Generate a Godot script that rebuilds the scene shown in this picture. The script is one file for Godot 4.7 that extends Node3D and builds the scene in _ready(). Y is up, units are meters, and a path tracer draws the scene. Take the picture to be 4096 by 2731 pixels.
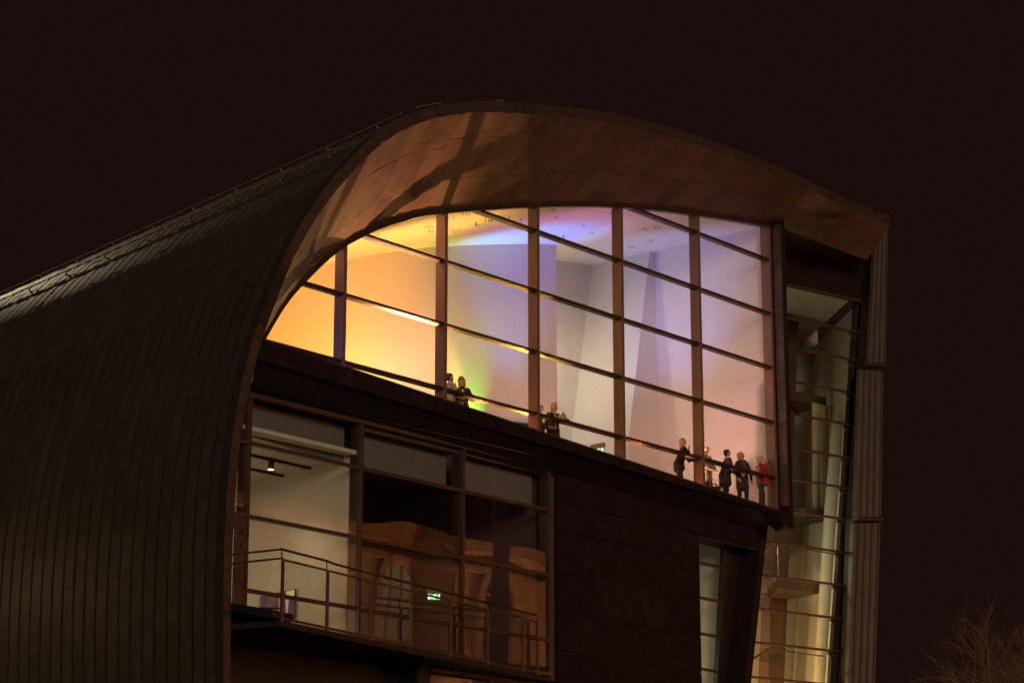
extends Node3D
# Axes: x runs along the glazed front (0 at its first post), y is up, z points out of the front; metres.

const EYE := Vector3(-40.968, 1.6, 41.215)
const PITCH := 15.078
const FACING := Vector3(0.7544, 0, -0.65641)
const BACK := Vector3(0.16099, 0, -0.98696)      # the way the curved shell runs back from its mouth
const FLOOR := 15.72                              # gallery floor
var rng := RandomNumberGenerator.new()
var M := {}
var taken := {}

# ------------------------------------------------------------------ helpers
func lin(r: float, g: float, b: float) -> Color:
	return Color(r, g, b).linear_to_srgb()

func numbered(called: String, parent: Node) -> String:
	var key := str(parent.get_instance_id()) + called
	var n: int = taken.get(key, 0)
	taken[key] = n + 1
	return called if n == 0 else "%s_%03d" % [called, n]

func mat(r: float, g: float, b: float, rough := 0.8, metal := 0.0) -> StandardMaterial3D:
	var m := StandardMaterial3D.new()
	m.albedo_color = lin(r, g, b)
	m.roughness = rough
	m.metallic = metal
	return m

func grain(m: StandardMaterial3D, noise_freq: float, low: float, size: float, bump := 0.0, stretch := Vector3.ONE) -> StandardMaterial3D:
	var n := FastNoiseLite.new()
	n.seed = rng.randi() % 1000
	n.frequency = noise_freq
	n.fractal_octaves = 4
	var t := NoiseTexture2D.new()
	t.width = 256
	t.height = 256
	t.seamless = true
	t.noise = n
	var ramp := Gradient.new()
	ramp.set_color(0, Color(low, low, low))
	ramp.set_color(1, Color(1, 1, 1))
	t.color_ramp = ramp
	m.albedo_texture = t
	m.uv1_triplanar = true
	m.uv1_world_triplanar = true
	m.uv1_scale = stretch / size
	if bump > 0.0:
		var h := NoiseTexture2D.new()
		h.width = 256
		h.height = 256
		h.seamless = true
		h.noise = n
		m.heightmap_enabled = true
		m.heightmap_texture = h
		m.heightmap_scale = bump
	return m

func glow(r: float, g: float, b: float, e: float) -> StandardMaterial3D:
	var m := mat(0.02, 0.02, 0.02, 0.5)
	m.emission_enabled = true
	m.emission = lin(r, g, b)
	m.emission_energy_multiplier = e
	return m

func thing(called: String, label: String, category: String, at := Vector3.ZERO, turn := 0.0, group := "") -> Node3D:
	var o := Node3D.new()
	o.name = numbered(called, self)
	add_child(o, true)
	o.position = at
	o.rotation.y = turn
	o.set_meta("label", label)
	o.set_meta("category", category)
	if group:
		o.set_meta("group", group)
	return o

func begin() -> SurfaceTool:
	var st := SurfaceTool.new()
	st.begin(Mesh.PRIMITIVE_TRIANGLES)
	return st

func put(called: String, st: SurfaceTool, m: Material, parent: Node, kind := "") -> MeshInstance3D:
	var o := MeshInstance3D.new()
	o.mesh = st.commit()
	o.material_override = m
	o.name = numbered(called, parent)
	parent.add_child(o, true)
	if kind:
		o.set_meta("kind", kind)
	return o

# one flat face turned away from the point `inside`
func face(st: SurfaceTool, pts: Array, inside: Vector3) -> void:
	var c := Vector3.ZERO
	for q in pts:
		c += q
	c /= pts.size()
	var nn := Vector3.ZERO
	for i in range(1, pts.size() - 1):
		nn += (pts[i + 1] - pts[0]).cross(pts[i] - pts[0])
	if nn.length() < 1e-12:
		return
	var flip := nn.dot(c - inside) < 0.0
	nn = nn.normalized() * (-1.0 if flip else 1.0)
	for i in range(1, pts.size() - 1):
		st.set_normal(nn)
		st.add_vertex(pts[0])
		st.set_normal(nn)
		st.add_vertex(pts[i + 1] if flip else pts[i])
		st.set_normal(nn)
		st.add_vertex(pts[i] if flip else pts[i + 1])

# a convex flat polygon given thickness
func slab(st: SurfaceTool, pts: Array, ext: Vector3) -> void:
	var c := ext / 2.0
	for q in pts:
		c += q / pts.size()
	var far := []
	for q in pts:
		far.append(q + ext)
	face(st, pts, c)
	face(st, far, c)
	for i in pts.size():
		var j := (i + 1) % pts.size()
		face(st, [pts[i], pts[j], far[j], far[i]], c)

func box(st: SurfaceTool, a: Vector3, b: Vector3) -> void:
	slab(st, [a, Vector3(b.x, a.y, a.z), Vector3(b.x, b.y, a.z), Vector3(a.x, b.y, a.z)], Vector3(0, 0, b.z - a.z))

# a square bar between two points, `w` wide and `d` deep (d along `out`)
func bar(st: SurfaceTool, a: Vector3, b: Vector3, w: float, d: float, out := Vector3(0, 0, 1)) -> void:
	var dir := (b - a).normalized()
	var side := dir.cross(out).normalized() * w / 2.0
	var o := side.cross(dir).normalized() * d / 2.0
	slab(st, [a - side - o, a + side - o, a + side + o, a - side + o], b - a)

func tube(st: SurfaceTool, pts: Array, r0: float, r1 := -1.0, n := 6) -> void:
	if r1 < 0.0:
		r1 = r0
	var rings := []
	var normals := []
	for i in pts.size():
		var dir: Vector3 = (pts[mini(i + 1, pts.size() - 1)] - pts[maxi(i - 1, 0)]).normalized()
		var u := dir.cross(Vector3.UP if absf(dir.y) < 0.9 else Vector3.RIGHT).normalized()
		var v := dir.cross(u)
		var r := lerpf(r0, r1, float(i) / maxf(1, pts.size() - 1))
		var ring := []
		var ns := []
		for k in n:
			var an := TAU * k / n
			var nn := u * cos(an) + v * sin(an)
			ring.append(pts[i] + nn * r)
			ns.append(nn)
		rings.append(ring)
		normals.append(ns)
	for i in range(rings.size() - 1):
		for k in n:
			var l := (k + 1) % n
			smooth_quad(st, [rings[i][k], rings[i][l], rings[i + 1][l], rings[i + 1][k]], [normals[i][k], normals[i][l], normals[i + 1][l], normals[i + 1][k]])
	face(st, rings[0], pts[1])
	face(st, rings[-1], pts[-2])

func smooth_quad(st: SurfaceTool, p: Array, nn: Array) -> void:
	var g: Vector3 = (p[2] - p[0]).cross(p[1] - p[0]) + (p[3] - p[0]).cross(p[2] - p[0])
	var order := [0, 1, 2, 0, 2, 3] if g.dot(nn[0] + nn[1] + nn[2] + nn[3]) > 0.0 else [0, 2, 1, 0, 3, 2]
	for i in order:
		st.set_normal(nn[i])
		st.add_vertex(p[i])

func ball(st: SurfaceTool, c: Vector3, r: Vector3, n := 10) -> void:
	for i in n / 2:
		for k in n:
			var ps := []
			var ns := []
			for e in [[i, k], [i, k + 1], [i + 1, k + 1], [i + 1, k]]:
				var th: float = PI * e[0] / (n / 2)
				var ph: float = TAU * e[1] / n
				var d := Vector3(sin(th) * cos(ph), cos(th), sin(th) * sin(ph))
				ps.append(c + d * r)
				ns.append((d / r).normalized())
			smooth_quad(st, ps, ns)

func catmull(pts: Array, seg: int) -> Array:
	var out := []
	for i in range(pts.size() - 1):
		var a: Vector3 = pts[maxi(i - 1, 0)]
		var b: Vector3 = pts[i]
		var c: Vector3 = pts[i + 1]
		var d: Vector3 = pts[mini(i + 2, pts.size() - 1)]
		for k in seg:
			out.append(b.cubic_interpolate(c, a, d, float(k) / seg))
	out.append(pts[-1])
	return out

# a polyline one can walk along by length
class Walk:
	var p: Array
	var l := [0.0]
	func _init(pts: Array):
		p = pts
		for i in range(1, p.size()):
			l.append(l[-1] + (p[i] - p[i - 1]).length())
	func total() -> float:
		return l[-1]
	func at(s: float) -> Vector3:
		s = clampf(s, 0.0, l[-1])
		var i: int = clampi(l.bsearch(s) - 1, 0, p.size() - 2)
		return p[i].lerp(p[i + 1], (s - l[i]) / maxf(l[i + 1] - l[i], 1e-6))
	func dir(s: float) -> Vector3:
		return (at(s + 0.15) - at(s - 0.15)).normalized()

func v3(a: Array) -> Vector3:
	return Vector3(a[0], a[1], a[2])

# height of the gallery vault, and of the arch of glass, at x
const ARCH_X := [-2.75, -2.14, -1.5, -0.33, 0.9, 2.01, 3.33, 7.3, 11.07, 14.85, 18.61, 20.16, 24.19]
const ARCH_Y := [16.75, 17.7, 18.45, 19.56, 20.37, 20.93, 21.46, 22.64, 23.57, 24.25, 24.79, 24.83, 24.91]
var arch: Array
func arch_y(x: float) -> float:
	for i in range(arch.size() - 1):
		if x <= arch[i + 1].x:
			return lerpf(arch[i].y, arch[i + 1].y, clampf((x - arch[i].x) / (arch[i + 1].x - arch[i].x), 0, 1))
	return arch[-1].y
func sill_y(x: float) -> float:
	return 16.575 - 0.0462 * x
func band_y(x: float) -> float:
	return 16.187 - 0.0281 * (x + 3.0)

# where a point falls in the picture, 0..1 across and down; only tells which small pieces are near enough to count
func in_view(p: Vector3) -> bool:
	var d := p - EYE
	var pit := deg_to_rad(PITCH)
	var fwd := FACING * cos(pit) + Vector3.UP * sin(pit)
	var right := FACING.cross(Vector3.UP).normalized()
	var up := right.cross(fwd)
	var z := d.dot(fwd)
	return absf(d.dot(right) / z) < 0.225 and absf(d.dot(up) / z) < 0.152

# ------------------------------------------------------------------ soft bodies: distances joined and meshed
# prims: [a, b, radius at a, radius at b]
func sdf(prims: Array, cell: float, k: float) -> SurfaceTool:
	var lo := Vector3.INF
	var hi := -Vector3.INF
	for p in prims:
		for e in [[p[0], p[2]], [p[1], p[3]]]:
			lo = lo.min(e[0] - Vector3.ONE * (e[1] + cell * 3))
			hi = hi.max(e[0] + Vector3.ONE * (e[1] + cell * 3))
	var nx := int((hi.x - lo.x) / cell) + 2
	var ny := int((hi.y - lo.y) / cell) + 2
	var nz := int((hi.z - lo.z) / cell) + 2
	var f := PackedFloat32Array()
	f.resize(nx * ny * nz)
	f.fill(1.0)
	for p in prims:
		var a: Vector3 = p[0]
		var ra: float = p[2]
		var rb: float = p[3]
		var ba: Vector3 = p[1] - a
		var bb := maxf(ba.dot(ba), 1e-8)
		var pad := k + cell * 2.0
		var l: Vector3 = ((a - Vector3.ONE * (ra + pad)).min(p[1] - Vector3.ONE * (rb + pad)) - lo) / cell
		var h: Vector3 = ((a + Vector3.ONE * (ra + pad)).max(p[1] + Vector3.ONE * (rb + pad)) - lo) / cell
		for iz in range(maxi(0, int(l.z)), mini(nz, int(h.z) + 2)):
			for iy in range(maxi(0, int(l.y)), mini(ny, int(h.y) + 2)):
				var row := (iz * ny + iy) * nx
				for ix in range(maxi(0, int(l.x)), mini(nx, int(h.x) + 2)):
					var q := lo + Vector3(ix, iy, iz) * cell - a
					var t := clampf(q.dot(ba) / bb, 0.0, 1.0)
					var d := (q - ba * t).length() - lerpf(ra, rb, t)
					var g := f[row + ix]
					var m := maxf(k - absf(g - d), 0.0) / k
					f[row + ix] = minf(g, d) - m * m * k * 0.25
	var st := begin()
	var vert := {}
	var vs := PackedVector3Array()
	var ns := PackedVector3Array()
	var sx := 1
	var sy := nx
	var sz := nx * ny
	for iz in nz - 1:
		for iy in ny - 1:
			var i := (iz * ny + iy) * nx
			for ix in nx - 1:
				var f0 := f[i]
				if f0 < cell * 2.0 and f0 > -cell * 2.0:
					var c := [f0, f[i + sx], f[i + sy], f[i + sx + sy], f[i + sz], f[i + sx + sz], f[i + sy + sz], f[i + sx + sy + sz]]
					var neg := 0
					for e in c:
						if e < 0.0:
							neg += 1
					if neg > 0 and neg < 8:
						var sum := Vector3.ZERO
						var cnt := 0
						for e in [[0, 1], [2, 3], [4, 5], [6, 7], [0, 2], [1, 3], [4, 6], [5, 7], [0, 4], [1, 5], [2, 6], [3, 7]]:
							var a: float = c[e[0]]
							var b: float = c[e[1]]
							if (a < 0.0) != (b < 0.0):
								var t := a / (a - b)
								var pa := Vector3(e[0] & 1, (e[0] >> 1) & 1, e[0] >> 2)
								var pb := Vector3(e[1] & 1, (e[1] >> 1) & 1, e[1] >> 2)
								sum += pa.lerp(pb, t)
								cnt += 1
						vert[i] = vs.size()
						vs.append(lo + (Vector3(ix, iy, iz) + sum / cnt) * cell)
						ns.append(Vector3(c[1] + c[3] + c[5] + c[7] - c[0] - c[2] - c[4] - c[6], c[2] + c[3] + c[6] + c[7] - c[0] - c[1] - c[4] - c[5], c[4] + c[5] + c[6] + c[7] - c[0] - c[1] - c[2] - c[3]).normalized())
				i += 1
	for i in vert:
		var in0 := f[i] < 0.0
		for e in [[sx, sy, sz], [sy, sz, sx], [sz, sx, sy]]:
			if (f[i + e[0]] < 0.0) != in0:
				var q := [i, i - e[1], i - e[1] - e[2], i - e[2]]
				if vert.has(q[1]) and vert.has(q[2]) and vert.has(q[3]):
					var ps := []
					var nn := []
					for j in q:
						ps.append(vs[vert[j]])
						nn.append(ns[vert[j]])
					smooth_quad(st, ps, nn)
	return st

func _ready() -> void:
	rng.seed = 7
	# ---------------------------------------------------------------- camera, sky, light, exposure
	var cam := Camera3D.new()
	cam.name = "camera"
	add_child(cam)
	var fwd := FACING * cos(deg_to_rad(PITCH)) + Vector3.UP * sin(deg_to_rad(PITCH))
	cam.look_at_from_position(EYE, EYE + fwd * 10.0, Vector3.UP)
	cam.fov = 16.07
	cam.near = 0.5
	cam.far = 1500.0
	cam.current = true
	var env := Environment.new()
	env.background_mode = Environment.BG_SKY
	var sky := Sky.new()
	var sm := ProceduralSkyMaterial.new()
	sm.sky_top_color = lin(0.0098, 0.0038, 0.0031)
	sm.sky_horizon_color = lin(0.0102, 0.004, 0.0032)
	sm.sky_curve = 0.3
	sm.ground_bottom_color = lin(0.006, 0.003, 0.002)
	sm.ground_horizon_color = lin(0.006, 0.003, 0.002)
	sm.sun_angle_max = 0.5
	sky.sky_material = sm
	env.sky = sky
	env.tonemap_mode = Environment.TONE_MAPPER_LINEAR
	env.tonemap_exposure = 1.0
	env.sdfgi_enabled = true
	env.ssao_enabled = true
	env.ssil_enabled = true
	var we := WorldEnvironment.new()
	we.name = "world"
	we.environment = env
	add_child(we)
	var sun := DirectionalLight3D.new()           # the low glow of the lit city behind the camera
	sun.name = "city_glow"
	sun.light_color = lin(1.0, 0.74, 0.5)
	sun.light_energy = 0.34
	sun.light_angular_distance = 14.0
	sun.shadow_enabled = true
	add_child(sun)
	sun.look_at_from_position(Vector3(-55, 13, 80), Vector3.ZERO, Vector3.UP)
	materials()
	arch = catmull(zip_arch(), 6)
	setting()
	var b := thing("museum_building", "dark museum with a curved metal shell around a glowing arched gallery window", "building")
	shell(b)
	gallery(b)
	lower_front(b)
	stair_tower(b)
	fittings()
	people()
	outside()

func zip_arch() -> Array:
	var a := []
	for i in ARCH_X.size():
		a.append(Vector3(ARCH_X[i], ARCH_Y[i], 0))
	return a

func materials() -> void:
	M.white = grain(mat(0.64, 0.63, 0.615, 0.95), 0.04, 0.965, 2.0, 0.06)
	M.ceiling = grain(mat(0.64, 0.63, 0.615, 0.95), 0.04, 0.97, 2.0, 0.05)
	M.soffit = []
	for c in [[0.215, 0.132, 0.092], [0.185, 0.112, 0.078], [0.235, 0.146, 0.103], [0.2, 0.12, 0.088], [0.165, 0.1, 0.07]]:
		M.soffit.append(grain(mat(c[0], c[1], c[2], 0.55, 0.25), 0.012, 0.72, 1.6))
	M.zinc = []
	for c in [[0.093, 0.076, 0.057], [0.088, 0.072, 0.054], [0.098, 0.080, 0.06], [0.083, 0.068, 0.051]]:
		M.zinc.append(grain(mat(c[0], c[1], c[2], 0.58, 0.25), 0.01, 0.75, 2.2))
	M.trim = grain(mat(0.085, 0.05, 0.045, 0.5, 0.3), 0.012, 0.75, 1.5)
	M.gap_shade = mat(0.012, 0.01, 0.009, 0.9)  # near-black in place of shade in the gaps between sheets
	M.frame = mat(0.042, 0.024, 0.018, 0.42, 0.2)
	M.burgundy = mat(0.07, 0.03, 0.03, 0.95)
	M.bronze = mat(0.17, 0.095, 0.07, 0.5, 0.2)
	M.frame_copper = mat(0.062, 0.034, 0.025, 0.4, 0.25)
	M.dark = grain(mat(0.017, 0.0085, 0.0095, 0.6), 0.015, 0.7, 1.5)
	M.black = mat(0.006, 0.005, 0.005, 0.8)
	M.clad = []
	for c in [[0.021, 0.0105, 0.0135], [0.0245, 0.0122, 0.0155], [0.0185, 0.0093, 0.012]]:
		M.clad.append(grain(mat(c[0], c[1], c[2], 0.75, 0.0), 0.015, 0.7, 1.8))
		M.clad[-1].metallic_specular = 0.25
	M.glass = StandardMaterial3D.new()
	M.glass.transparency = BaseMaterial3D.TRANSPARENCY_ALPHA
	M.glass.albedo_color = Color(0.08, 0.08, 0.08, 0.04)
	M.glass.roughness = 0.0
	M.wavy = M.glass.duplicate()
	var n := FastNoiseLite.new()
	n.frequency = 0.006
	n.fractal_octaves = 2
	n.seed = 5
	var t := NoiseTexture2D.new()
	t.width = 256
	t.height = 256
	t.seamless = true
	t.noise = n
	M.wavy.heightmap_enabled = true
	M.wavy.heightmap_texture = t
	M.wavy.heightmap_scale = 0.62
	M.wavy.uv1_triplanar = true
	M.wavy.uv1_world_triplanar = true
	M.wavy.uv1_scale = Vector3.ONE / 9.0
	M.blind = mat(0.125, 0.108, 0.1, 0.95)
	M.channel = grain(mat(0.09, 0.078, 0.068, 0.5), 0.01, 0.8, 2.0)
	M.floor = mat(0.12, 0.1, 0.085, 0.5)
	M.curtain = mat(0.35, 0.28, 0.18, 0.9)
	M.cream = grain(mat(0.5, 0.47, 0.41, 0.95), 0.04, 0.97, 2.0)
	M.asphalt = grain(mat(0.05, 0.048, 0.045, 0.9), 0.03, 0.7, 4.0)
	M.mesh = mat(0.03, 0.02, 0.015, 0.7)
	M.mesh.transparency = BaseMaterial3D.TRANSPARENCY_ALPHA
	M.mesh.albedo_color.a = 0.1
	M.steel = mat(0.09, 0.05, 0.035, 0.45, 0.4)
	M.rail = mat(0.16, 0.145, 0.085, 0.7, 0.0)

func setting() -> void:
	var st := begin()
	face(st, [Vector3(-700, 0, -700), Vector3(700, 0, -700), Vector3(700, 0, 700), Vector3(-700, 0, 700)], Vector3(0, -1, 0))
	var g := put("ground", st, M.asphalt, self)
	g.set_meta("kind", "structure")
	g.set_meta("label", "dark asphalt ground around the museum")

# ------------------------------------------------------------------ the curved shell, its mouth and the soffit
const MOUTH := [[-3.3, -0.4, 0.3], [-3.5, 4.0, 0.3], [-3.71, 8.39, 0.3], [-3.79, 11.36, 0.3], [-3.68, 13.62, 0.3], [-3.4, 15.24, 0.3], [-3.12, 16.61, 0.4], [-3.21, 17.4, 0.9], [-3.26, 18.24, 1.5], [-2.87, 19.33, 1.9], [-2.25, 20.35, 2.2], [-1.14, 21.59, 2.4], [0.14, 22.45, 2.5], [1.42, 23.01, 2.5], [2.91, 23.48, 2.5], [7.2, 24.43, 2.5], [11.05, 24.94, 2.4], [14.92, 25.17, 2.3], [18.66, 25.24, 2.1], [20.45, 25.38, 1.8], [23.66, 25.74, 1.3]]

func shell(b: Node3D) -> void:
	var inner := []
	for e in MOUTH:
		inner.append(v3(e))
	inner = catmull(inner, 8)
	var outer := []
	var w0 := Walk.new(inner)
	for i in inner.size():
		var d := w0.dir(w0.l[i])
		d.z = 0
		d = d.normalized()
		var nn := Vector3(-d.y, d.x, 0)
		var k := clampf((inner[i].y - 8.0) / 10.0, 0, 1)
		outer.append(inner[i] + nn * lerpf(0.20, 0.27, k))
	var W := Walk.new(outer)
	# fascia round the mouth, in short metal pieces
	var base := begin()
	for i in range(outer.size() - 1):
		slab(base, [inner[i], inner[i + 1], outer[i + 1], outer[i]], Vector3(0, 0, -0.25))
	var fascia := put("mouth_fascia", base, M.gap_shade, b)
	var l := 0.0
	var tot: float = W.total()
	while l < tot - 0.2:
		var e := minf(l + 0.95, tot)
		var st := begin()
		var z := 0.012 + rng.randf() * 0.01
		var steps := 3
		for k in steps:
			var a0 := l + 0.012 + (e - l - 0.024) * k / steps
			var a1 := l + 0.012 + (e - l - 0.024) * (k + 1) / steps
			var r0 := w0.total() * a0 / tot
			var r1 := w0.total() * a1 / tot
			slab(st, [w0.at(r0) + Vector3(0, 0, 0.002), w0.at(r1) + Vector3(0, 0, 0.002), W.at(a1) + Vector3(0, 0, 0.002), W.at(a0) + Vector3(0, 0, 0.002)], Vector3(0, 0, z))
		put("fascia_panel", st, M.trim, fascia)
		l = e
	# backing under the metal, near-black to give the seams their shade
	var st0 := begin()
	var deep := 27.0
	var nl := 110
	for i in nl:
		var a := W.at(tot * i / nl)
		var c := W.at(tot * (i + 1) / nl)
		var na := BACK.cross(W.dir(tot * i / nl)).normalized()
		var nc := BACK.cross(W.dir(tot * (i + 1) / nl)).normalized()
		if na.dot(Vector3(-1, 0.6, 0)) < 0:
			na = -na
			nc = -nc
		a -= na * 0.055
		c -= nc * 0.055
		smooth_quad(st0, [a, c, c + BACK * deep, a + BACK * deep], [na, nc, nc, na])
		face(st0, [a + BACK * deep, c + BACK * deep, Vector3(c.x, 0, c.z) + BACK * deep], a)
	var skin := put("curved_shell", st0, M.gap_shade, b)
	# long metal strips, each of several overlapping sheets
	var step := 0.55
	var rest := begin()
	var some_rest := false
	var count := 0
	var last := 26.6
	for k in 47:
		var t0 := 0.27 + step * k
		var t1 := t0 + step - 0.115
		var ll := 0.6 + (1.4 if k % 2 else 0.0) + rng.randf() * 0.25
		var prev := 0.02
		var first := true
		while prev < last:
			var nx := minf(ll, last)
			var st := begin()
			var seen := false
			var seg := 5
			var tl := rng.randf_range(-0.006, 0.006)
			var lift := rng.randf() * 0.005
			var grid := []
			for i in seg + 1:
				var s := prev + 0.003 + (nx - prev - 0.006) * i / seg
				var p := W.at(s)
				var nn := BACK.cross(W.dir(s)).normalized()
				if nn.dot(Vector3(-1, 0.6, 0)) < 0:
					nn = -nn
				var up := lift + lerpf(0.008, 0.0, float(i) / seg)
				grid.append([p + BACK * t0 + nn * (up - tl), p + BACK * t1 + nn * (up + tl), nn])
				if in_view(p + BACK * t0):
					seen = true
			var out := st if seen and count < 300 else rest
			var edge := begin() if out == st else rest
			for i in seg:
				var A: Array = grid[i]
				var B: Array = grid[i + 1]
				smooth_quad(out, [A[0], A[1], B[1], B[0]], [A[2], A[2], B[2], B[2]])
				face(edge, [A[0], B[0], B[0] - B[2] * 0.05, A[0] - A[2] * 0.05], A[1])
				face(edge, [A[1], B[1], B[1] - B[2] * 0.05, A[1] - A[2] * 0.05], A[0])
			for e in [[grid[0], grid[1]], [grid[seg], grid[seg - 1]]]:
				face(out, [e[0][0], e[0][1], e[0][1] - e[0][2] * 0.05, e[0][0] - e[0][2] * 0.05], e[1][0])
			if out == st:
				var sheet := put("metal_sheet", st, null, skin)
				edge.commit(sheet.mesh)
				sheet.set_surface_override_material(0, M.zinc[rng.randi() % M.zinc.size()])
				sheet.set_surface_override_material(1, M.gap_shade)  # side faces coloured dark to stand in for seam shade
				count += 1
			else:
				some_rest = true
			prev = nx
			ll = nx + 2.75
			first = false
	if some_rest:
		put("metal_sheets_beyond", rest, M.zinc[0], skin, "stuff")
	# snow guards: short pipes on brackets along the roof
	for row in [[Vector3(-1.74, 21.42, 2.35), 0.4], [Vector3(-0.06, 22.7, 2.5), 0.6]]:
		var p0: Vector3 = row[0]
		for i in 12:
			var st := begin()
			var a := p0 + BACK * (float(row[1]) + i * 2.15) + Vector3(-0.035, 0.06, 0)
			var c := a + BACK * 2.08
			tube(st, [a, c], 0.022)
			for f in [0.5]:
				var m := a.lerp(c, f)
				bar(st, m + Vector3(0.06, -0.1, 0), m, 0.04, 0.03, BACK)
			put("snow_guard", st, M.rail, skin)
	for e in [[1.0, 23.22], [3.4, 23.98]]:
		var st := begin()
		tube(st, [Vector3(e[0], e[1], 2.3), Vector3(e[0] + 0.05, e[1] + 0.12, 1.4)], 0.025)
		put("roof_rod", st, M.rail, skin)
	# soffit between the glass and the mouth: strips of copper sheets
	var g := []
	for i in ARCH_X.size():
		g.append(Vector3(ARCH_X[i], ARCH_Y[i], 0.02))
	var o := []
	for i in range(8, MOUTH.size()):
		o.append(v3(MOUTH[i]))
	g = catmull(g, 8)
	o = catmull(o, 8)
	# even steps along the pair of curves
	var mid := []
	for i in g.size():
		mid.append((g[i] + o[i]) / 2.0)
	var wm := Walk.new(mid)
	var rule := func(s: float) -> Array:
		s = clampf(s, 0.0, wm.total())
		var i: int = clampi(wm.l.bsearch(s) - 1, 0, mid.size() - 2)
		var f: float = (s - wm.l[i]) / maxf(wm.l[i + 1] - wm.l[i], 1e-6)
		return [g[i].lerp(g[i + 1], f), o[i].lerp(o[i + 1], f)]
	var bs := begin()
	for i in range(g.size() - 1):
		var nn: Vector3 = (o[i] - g[i]).cross(g[i + 1] - g[i]).normalized()
		if nn.y > 0:
			nn = -nn
		smooth_quad(bs, [g[i] - nn * 0.05, g[i + 1] - nn * 0.05, o[i + 1] - nn * 0.05, o[i] - nn * 0.05], [nn, nn, nn, nn])
	var sof := put("soffit", bs, M.gap_shade, b)
	var strips := 46
	for k in strips:
		var s0 := wm.total() * k / strips
		var s1 := wm.total() * (k + 1) / strips
		var cuts := [0.0]
		var c := 0.2 + fmod(k * 0.37, 0.36)
		while c < 0.9:
			cuts.append(c)
			c += 0.36 + rng.randf() * 0.14
		cuts.append(1.0)
		for j in range(cuts.size() - 1):
			var st := begin()
			var f0: float = cuts[j] + 0.002
			var f1: float = cuts[j + 1] - 0.002
			var ra: Array = rule.call(s0 + 0.010)
			var rb: Array = rule.call(s1 - 0.010)
			var q := [ra[0].lerp(ra[1], f0), rb[0].lerp(rb[1], f0), rb[0].lerp(rb[1], f1), ra[0].lerp(ra[1], f1)]
			var nn: Vector3 = (q[2] - q[0]).cross(q[1] - q[3]).normalized()
			if nn.y > 0:
				nn = -nn
			# each sheet laps a little over the next and lies a touch uneven
			q[0] += nn * rng.randf_range(0.0, 0.006)
			q[1] += nn * rng.randf_range(0.016, 0.03)
			q[2] += nn * rng.randf_range(0.018, 0.034)
			q[3] += nn * rng.randf_range(0.0, 0.008)
			slab(st, q, -nn * 0.03)
			put("soffit_panel", st, M.soffit[rng.randi() % M.soffit.size()], sof)
	# inner return from the mouth back to the lower front
	var rt := begin()
	for i in range(inner.size() - 1):
		if inner[i + 1].y < 18.3 and inner[i].y > -1:
			var zb0 := -1.2 if inner[i].y < 16.3 else 0.0
			slab(rt, [inner[i], inner[i + 1], Vector3(inner[i + 1].x + 0.32, inner[i + 1].y, zb0), Vector3(inner[i].x + 0.32, inner[i].y, zb0)], Vector3(0.04, 0, 0))
	put("mouth_return", rt, M.dark, b)

# ------------------------------------------------------------------ upper gallery: window and room
const POSTS := [0.0, 3.72, 7.45, 11.17, 14.89, 18.61]
const RAILS := [16.70, 18.43, 20.155, 21.88, 23.62]
const WALL_PLAN := [[14.52, -5.22], [13.64, -5.42], [12.24, -5.9], [11.22, -6.24], [10.29, -6.55], [9.44, -7.05], [8.72, -7.95], [8.25, -9.36], [7.6, -11.0], [6.8, -12.6], [6.0, -14.5], [5.4, -16.5]]

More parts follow.
